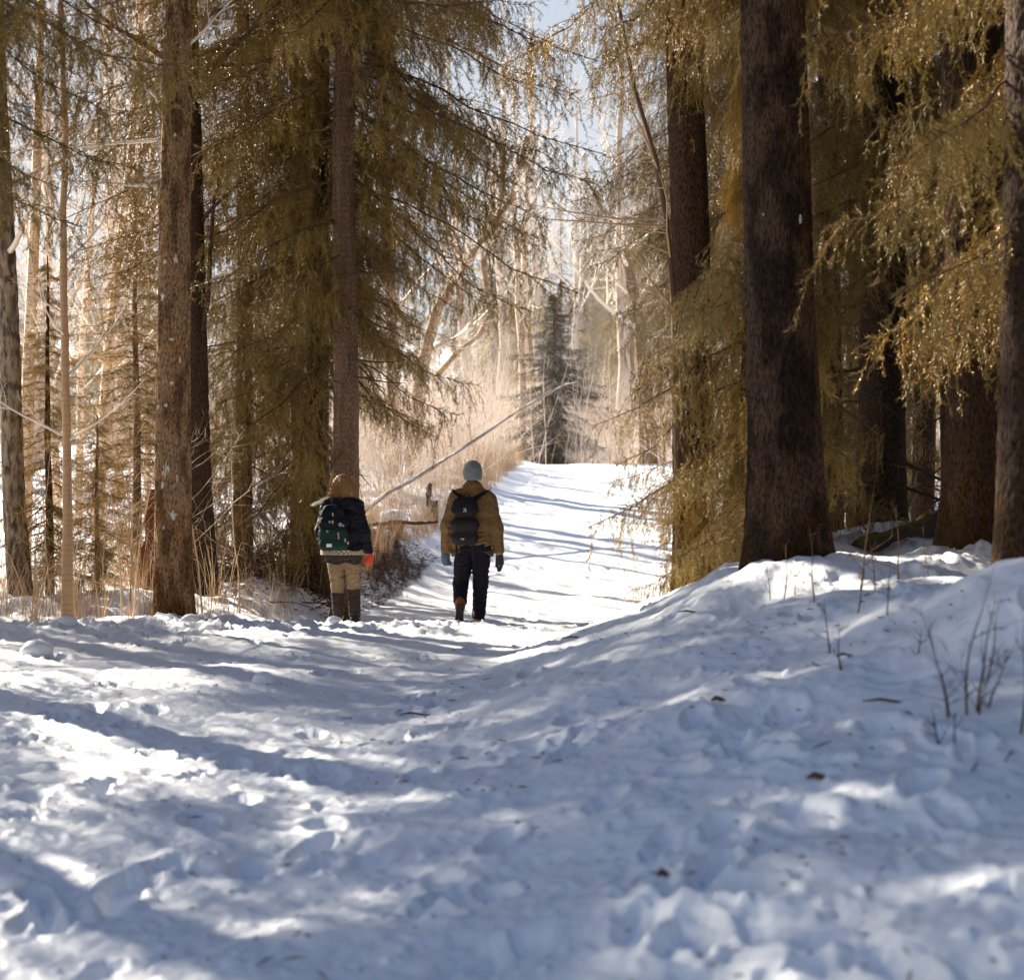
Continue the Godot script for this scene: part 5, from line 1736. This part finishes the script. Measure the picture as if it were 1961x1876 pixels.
func woman() -> void:
	var p := Vector3(-1.905, 0, -16.9)
	p.y = ground(p.x, 16.95) + 0.05
	var t := thing("person", "person with brown bobbed hair, dark hooded jacket, tan trousers and one red mitten, walking away", "person", p)
	var body := net([B(-0.13, 1.3, 0, 0.13, 1.3, 0, 0.055), B(-0.08, 1.18, 0, 0.08, 1.18, 0, 0.095), B(-0.07, 1.0, 0, 0.07, 1.0, 0, 0.09), B(-0.08, 0.84, 0, 0.09, 0.84, 0, 0.1), B(0, 1.3, 0, 0, 1.45, -0.01, 0.048),
		B(-0.165, 1.29, 0, -0.24, 1.04, -0.02, 0.045, 0.038), B(-0.24, 1.04, -0.02, -0.16, 0.95, -0.22, 0.038, 0.028), B(-0.16, 0.95, -0.22, -0.13, 0.93, -0.3, 0.03, 0.022), B(0.165, 1.29, 0, 0.25, 1.02, 0.02, 0.045, 0.038), B(0.25, 1.02, 0.02, 0.295, 0.78, -0.02, 0.038, 0.028), B(0.295, 0.78, -0.02, 0.3, 0.68, -0.02, 0.03, 0.024),
		B(-0.085, 0.8, 0, -0.05, 0.42, -0.03, 0.08, 0.052), B(-0.05, 0.42, -0.03, -0.03, 0.08, 0.02, 0.05, 0.036), B(-0.03, 0.06, 0.02, -0.03, 0.05, -0.1, 0.033, 0.03), B(0.1, 0.8, 0, 0.12, 0.42, -0.03, 0.08, 0.052), B(0.12, 0.42, -0.03, 0.133, 0.08, 0.02, 0.05, 0.036), B(0.133, 0.06, 0.02, 0.135, 0.05, -0.1, 0.033, 0.03)], 0.014, 0.05)
	join(body, net(head_shape(1.545, -0.01, 0.95) + [B(0, 1.4, -0.005, 0, 1.5, -0.01, 0.047)], 0.0065, 0.025))
	obj("body", body.mesh(mats.skin), t)
	face_parts(t, 1.545, -0.01)
	# hair: a bob that flares at the neck, with loose strands
	var hb := [B(0, 1.572, 0.0, 0, 1.578, -0.02, 0.102, 0.096), B(-0.035, 1.52, 0.03, 0.045, 1.52, 0.03, 0.088), B(-0.085, 1.46, 0.045, 0.09, 1.455, 0.05, 0.062), B(-0.105, 1.44, 0.02, 0.115, 1.43, 0.025, 0.045)]
	var hair := net(hb, 0.0085, 0.04, 0.008, 24.0, func(q: Vector3) -> float: return maxf(1.418 - 0.1 * q.x + 0.012 * sin(q.x * 60.0) - q.y, -(q.z + 0.07 + 0.3 * maxf(0.0, q.y - 1.6))))
	hair.use_c = true
	for i in hair.v.size():
		var hv := hair.v[i]
		var ha := atan2(hv.z, hv.x)
		var st_ := 0.62 + 0.28 * sin(ha * 31.0 + 3.0 * sin(ha * 7.0)) * sin(ha * 17.0 + 1.0)
		hair.c[i] = Color(st_, st_, st_)
	obj("hair", hair.mesh(mats.hair_brown), t)
	var r := rng(611)
	var mb := MB.new()
	mb.use_c = true
	for k in 760:
		var a := r.randf_range(-0.35, PI + 0.35)
		var y0 := r.randf_range(1.52, 1.665)
		var q := sqrt(maxf(0.0, 1.0 - ((y0 - 1.57) / 0.102) ** 2))
		var s := Vector3(cos(a) * 0.103 * q, y0, sin(a) * 0.103 * q)
		var e := Vector3(cos(a) * r.randf_range(0.12, 0.172), 1.385 + r.randf() * 0.07, sin(a) * r.randf_range(0.08, 0.13) + 0.01)
		if a < 0.4 or a > PI - 0.4: e.x *= r.randf_range(0.95, 1.12)
		var mid := s.lerp(e, 0.5) + Vector3(cos(a), 0.1, sin(a)) * r.randf_range(0.012, 0.03)
		mb.tube(PackedVector3Array([s, mid, e]), PackedFloat32Array([0.0035, 0.003, 0.0012]), 3, Color(1, 1, 1) * r.randf_range(0.5, 1.9), false)
	for k in 220:
		var a := r.randf_range(-0.5, PI + 0.5)
		var s := Vector3(cos(a) * 0.1, r.randf_range(1.44, 1.66), sin(a) * 0.1)
		var e := s + Vector3(cos(a) * r.randf_range(0.02, 0.06), r.randf_range(-0.12, -0.03), sin(a) * r.randf_range(0.01, 0.05))
		mb.tube(PackedVector3Array([s, s.lerp(e, 0.5) + Vector3(cos(a), 0.3, sin(a)) * 0.012, e]), PackedFloat32Array([0.0022, 0.0018, 0.0008]), 3, Color(1, 1, 1) * r.randf_range(0.8, 2.0), false)
	obj("loose_hair", mb.mesh(mats.hair_brown), t, "stuff")
	var jb := [B(-0.145, 1.3, 0, 0.15, 1.3, 0, 0.085), B(-0.11, 1.18, 0.01, 0.12, 1.18, 0.01, 0.12), B(-0.105, 1.0, 0.01, 0.12, 1.0, 0.01, 0.12), B(-0.11, 0.82, 0.0, 0.125, 0.82, 0.0, 0.128), B(-0.1, 1.35, 0, 0.1, 1.35, 0, 0.07),
		B(-0.17, 1.29, 0, -0.235, 1.04, -0.02, 0.076, 0.066), B(-0.235, 1.04, -0.02, -0.16, 0.95, -0.22, 0.064, 0.05), B(0.17, 1.29, 0, 0.245, 1.02, 0.02, 0.076, 0.066), B(0.245, 1.02, 0.02, 0.292, 0.8, -0.02, 0.064, 0.053)]
	obj("jacket", net(jb, 0.0115, 0.045, 0.026, 8.0, func(q: Vector3) -> float: return (0.81 if q.x < 0.235 else 0.78) - q.y, 9).mesh(mats.navy_shell), t)
	obj("hood", net([B(-0.14, 1.355, 0.05, 0.17, 1.345, 0.06, 0.056), B(-0.06, 1.365, 0.09, 0.09, 1.36, 0.095, 0.055), B(-0.09, 1.325, 0.11, 0.13, 1.32, 0.11, 0.045), B(0.17, 1.35, 0.03, 0.21, 1.345, -0.02, 0.036)], 0.01, 0.04, 0.02, 10.0).mesh(mats.navy_shell), t)
	# fur of the hood blown out to the left
	mb = MB.new()
	var fur := PackedVector3Array([Vector3(-0.06, 1.43, 0.06), Vector3(-0.13, 1.405, 0.06), Vector3(-0.21, 1.37, 0.04), Vector3(-0.3, 1.335, 0.03)])
	for i in 3:
		for k in 520:
			var s := fur[i].lerp(fur[i + 1], r.randf())
			var o := Vector3(r.randfn(0, 1), r.randfn(0, 1), r.randfn(0, 1)).normalized()
			var w: float = [0.035, 0.04, 0.026][i]
			var e := s + o * w + Vector3(-0.05, -0.012, 0.0) * r.randf_range(0.3, 1.2)
			var sd := (e - s).cross(Vector3(r.randf(), r.randf(), r.randf())).normalized() * 0.0018
			mb.tri(s - sd, s + sd, e)
	obj("fur_trim", mb.mesh(mats.white_fur), t, "stuff")
	# patterned knitted hem
	var img := Image.create(128, 32, false, Image.FORMAT_RGB8)
	img.fill(Color(0.78, 0.72, 0.62))
	for x in 128:
		for y in range(4, 28):
			var u := fmod(x + (y - 4) * 0.8, 16.0)
			if y < 16:
				if u < 9.0 - (y - 4) * 0.3: img.set_pixel(x, y, Color(0.08, 0.07, 0.08))
			elif fmod(x - (y - 16) * 0.8 + 64.0, 16.0) < 6.0 + (y - 16) * 0.3:
				img.set_pixel(x, y, Color(0.08, 0.07, 0.08))
	var hm := plain_mat("patterned_knit", Color.WHITE, 0.95, 0.1)
	hm.albedo_texture = ImageTexture.create_from_image(img)
	var st := SurfaceTool.new()
	st.begin(Mesh.PRIMITIVE_TRIANGLES)
	for k in 48:
		for q in [[0, 0], [1, 0], [0, 1], [1, 0], [1, 1], [0, 1]]:
			var a: float = TAU * (k + q[0]) / 48.0
			var flat := pow(absf(cos(a)), 0.8) * signf(cos(a))
			st.set_normal(Vector3(cos(a), 0, sin(a)))
			st.set_uv(Vector2((k + q[0]) / 48.0 * 5.0, 1.0 - q[1]))
			st.add_vertex(Vector3(0.008 + 0.252 * flat, 0.772 + 0.05 * q[1], 0.136 * sin(a)))
	obj("knit_hem", st.commit(), t).material_override = hm
	# trousers in two tones
	var tb := [B(-0.085, 0.79, 0, 0.095, 0.79, 0, 0.108), B(-0.085, 0.75, 0, -0.052, 0.42, -0.025, 0.1, 0.073), B(-0.06, 0.42, -0.025, -0.045, 0.12, 0.02, 0.066, 0.058), B(0.1, 0.75, 0, 0.12, 0.42, -0.025, 0.1, 0.073), B(0.127, 0.42, -0.025, 0.145, 0.1, 0.02, 0.066, 0.058)]
	obj("trousers", net(tb, 0.011, 0.03, 0.02, 9.0, null, 12).mesh(mats.tan_twill), t)
	var wide: Array = []
	for b in tb:
		wide.append([b[0], b[1], b[2] + 0.006, b[3] + 0.006])
	obj("seat_panel", net(wide, 0.011, 0.03, 0.02, 9.0, func(q: Vector3) -> float: return maxf(0.668 + 0.012 * sin(q.x * 30.0) - q.y, -0.05 - q.z), 12).mesh(mats.brown_panel), t)
	obj("lower_leg_panel", net(wide.slice(1, 3), 0.011, 0.03, 0.02, 9.0, func(q: Vector3) -> float: return q.y - 0.345 + 0.1 * (q.x + 0.05), 12).mesh(mats.brown_panel), t)
	obj("lower_leg_panel", net(wide.slice(3, 5), 0.011, 0.03, 0.02, 9.0, func(q: Vector3) -> float: return q.y - 0.385, 12).mesh(mats.brown_panel), t)
	obj("mitten", net([B(0.297, 0.815, -0.02, 0.3, 0.76, -0.02, 0.042, 0.038), B(0.302, 0.74, -0.02, 0.298, 0.69, -0.025, 0.042, 0.036), B(0.285, 0.715, 0.0, 0.262, 0.675, 0.0, 0.021, 0.019)], 0.007, 0.015, 0.006, 20.0).mesh(mats.red_knit), t)
	obj("mitten", net([B(-0.16, 0.95, -0.22, -0.13, 0.93, -0.3, 0.042, 0.038), B(-0.14, 0.955, -0.25, -0.12, 0.98, -0.29, 0.02, 0.018)], 0.008, 0.015, 0.006, 20.0).mesh(mats.red_knit), t)
	for s in [[-0.045, 0.0], [0.146, 0.0]]:
		obj("boot", net([B(s[0], 0.05, 0.06, s[0], 0.045, -0.13, 0.043, 0.038), B(s[0], 0.06, 0.03, s[0], 0.12, 0.025, 0.05, 0.052)], 0.009, 0.03, 0.004).mesh(mats.black_rubber), t)

	# her pack
	t = thing("backpack", "dark green canvas backpack with pale buckles and leather tabs on the bare-headed walker", "backpack", p)
	obj("main_bag", net([B(-0.16, 0.9, 0.195, 0.005, 0.9, 0.195, 0.078), B(-0.16, 1.02, 0.2, 0.005, 1.02, 0.2, 0.082), B(-0.15, 1.16, 0.19, -0.01, 1.16, 0.19, 0.08)], 0.01, 0.05, 0.014, 10.0).mesh(mats.green_canvas), t)
	obj("top_flap", net([B(-0.155, 1.13, 0.2, -0.0, 1.13, 0.2, 0.084), B(-0.14, 1.22, 0.185, -0.03, 1.22, 0.185, 0.075), B(-0.13, 1.28, 0.17, -0.05, 1.28, 0.17, 0.055)], 0.01, 0.05, 0.018, 12.0, func(q: Vector3) -> float: return 1.035 + 0.25 * absf(q.x + 0.09) - q.y).mesh(mats.dark_green_canvas), t)
	obj("top_roll", net([B(-0.035, 1.28, 0.2, 0.0, 1.25, 0.215, 0.045), B(0.0, 1.25, 0.215, 0.03, 1.12, 0.22, 0.04, 0.032), B(-0.035, 1.28, 0.2, -0.06, 1.15, 0.23, 0.03, 0.025)], 0.009, 0.03, 0.012, 14.0).mesh(mats.dark_green_canvas), t)
	obj("side_pocket", net([B(0.045, 0.88, 0.2, 0.055, 1.0, 0.2, 0.046, 0.042)], 0.01, 0.02, 0.01, 14.0).mesh(mats.green_canvas), t)
	obj("strap", ribbon(PackedVector3Array([Vector3(-0.15, 1.3, 0.14), Vector3(-0.165, 1.37, 0.1), Vector3(-0.165, 1.395, 0.0), Vector3(-0.15, 1.3, -0.1)]), Vector3(0, 0.8, 0.6), 0.055, 0.014).mesh(mats.dark_green_canvas), t)
	obj("strap", ribbon(PackedVector3Array([Vector3(0.03, 1.29, 0.14), Vector3(0.12, 1.37, 0.1), Vector3(0.13, 1.395, 0.0), Vector3(0.13, 1.3, -0.1)]), Vector3(0, 0.8, 0.6), 0.055, 0.014).mesh(mats.dark_green_canvas), t)
	for k in [[-0.235, 1.112, 0.2, 0.3], [0.012, 1.113, 0.285, 0.5], [-0.243, 0.955, 0.2, 0.3], [0.052, 0.94, 0.25, 0.0]]:
		mb = MB.new()
		var bs := Basis(Vector3(0, 0, 1), k[3])
		var c := Vector3(k[0], k[1], k[2])
		for q in [[0, 0.013, 0.032, 0.007], [0, -0.013, 0.032, 0.007], [0.0125, 0, 0.007, 0.019], [-0.0125, 0, 0.007, 0.019]]:
			mb.box(c + bs * Vector3(q[0], q[1], 0), Vector3(q[2], q[3], 0.006), bs)
		obj("buckle", mb.mesh(mats.pale_metal), t)
	for k in [[-0.237, 1.086, 0.21, 0.022, 0.025], [0.04, 1.102, 0.265, 0.022, 0.02], [-0.131, 1.038, 0.293, 0.022, 0.022], [0.092, 0.908, 0.235, 0.022, 0.026], [-0.073, 1.142, 0.292, 0.02, 0.034], [-0.106, 1.142, 0.292, 0.016, 0.03], [-0.072, 1.225, 0.27, 0.014, 0.04], [-0.009, 0.99, 0.285, 0.012, 0.08]]:
		mb = MB.new()
		mb.box(Vector3(k[0], k[1], k[2]), Vector3(k[3], k[4], 0.008), Basis(Vector3(0, 0, 1), 0.1))
		obj("leather_tab", mb.mesh(mats.pale_leather), t)
	mb = MB.new()
	mb.box(Vector3(-0.113, 0.883, 0.277), Vector3(0.058, 0.036, 0.005))
	obj("label_patch", mb.mesh(mats.print_white), t)

# ---------------------------------------------------------------- the scene
func _ready() -> void:
	var cam := Camera3D.new()
	cam.name = "camera"
	cam.position = Vector3(0, EYE, 0)
	cam.keep_aspect = Camera3D.KEEP_HEIGHT
	var lens := CameraAttributesPhysical.new()
	lens.frustum_focal_length = 36.93
	lens.frustum_focus_distance = 17.4
	lens.exposure_aperture = 1.6
	lens.frustum_near = 0.1
	lens.frustum_far = 900.0
	cam.attributes = lens
	add_child(cam)
	cam.fov = 36.0
	cam.far = 900.0

	var env := Environment.new()
	env.background_mode = Environment.BG_SKY
	var sky := Sky.new()
	var sm := ProceduralSkyMaterial.new()
	sm.sky_top_color = Color(0.04, 0.5, 0.87)
	sm.sky_horizon_color = Color(0.93, 0.97, 0.99)
	sm.sky_curve = 0.55
	sm.sky_energy_multiplier = 0.44
	sm.ground_bottom_color = Color(0.5, 0.5, 0.52)
	sm.ground_horizon_color = Color(0.8, 0.85, 0.9)
	sm.sun_angle_max = 25.0
	sky.sky_material = sm
	env.sky = sky
	env.tonemap_mode = Environment.TONE_MAPPER_LINEAR
	env.tonemap_exposure = 4.8
	env.sdfgi_enabled = true
	env.ssao_enabled = true
	env.ssil_enabled = true
	env.volumetric_fog_enabled = true
	env.volumetric_fog_density = 0.0
	var we := WorldEnvironment.new()
	we.name = "world_environment"
	we.environment = env
	add_child(we)

	var sun := DirectionalLight3D.new()
	sun.name = "sun"
	var az := deg_to_rad(43.0)
	var el := deg_to_rad(27.0)
	add_child(sun)
	sun.look_at_from_position(Vector3(-sin(az) * cos(el), sin(el), -cos(az) * cos(el)) * 50.0, Vector3.ZERO)
	sun.light_energy = 1.6
	sun.light_color = Color(1.0, 0.955, 0.88)
	sun.light_angular_distance = 0.5
	sun.shadow_enabled = true

	make_materials()
	build_snow()
	make_boughs()
	build_trees()
	build_people()
	# the thin bright haze over the far clearing
	var haze := FogVolume.new()
	haze.name = "haze"
	haze.shape = RenderingServer.FOG_VOLUME_SHAPE_BOX
	haze.size = Vector3(240, 44, 190)
	haze.position = Vector3(0, 18, -34 - 95)
	var hm := FogMaterial.new()
	hm.density = 0.0014
	hm.albedo = Color(0.97, 0.96, 0.95)
	haze.material = hm
	haze.set_meta("kind", "stuff")
	add_child(haze)
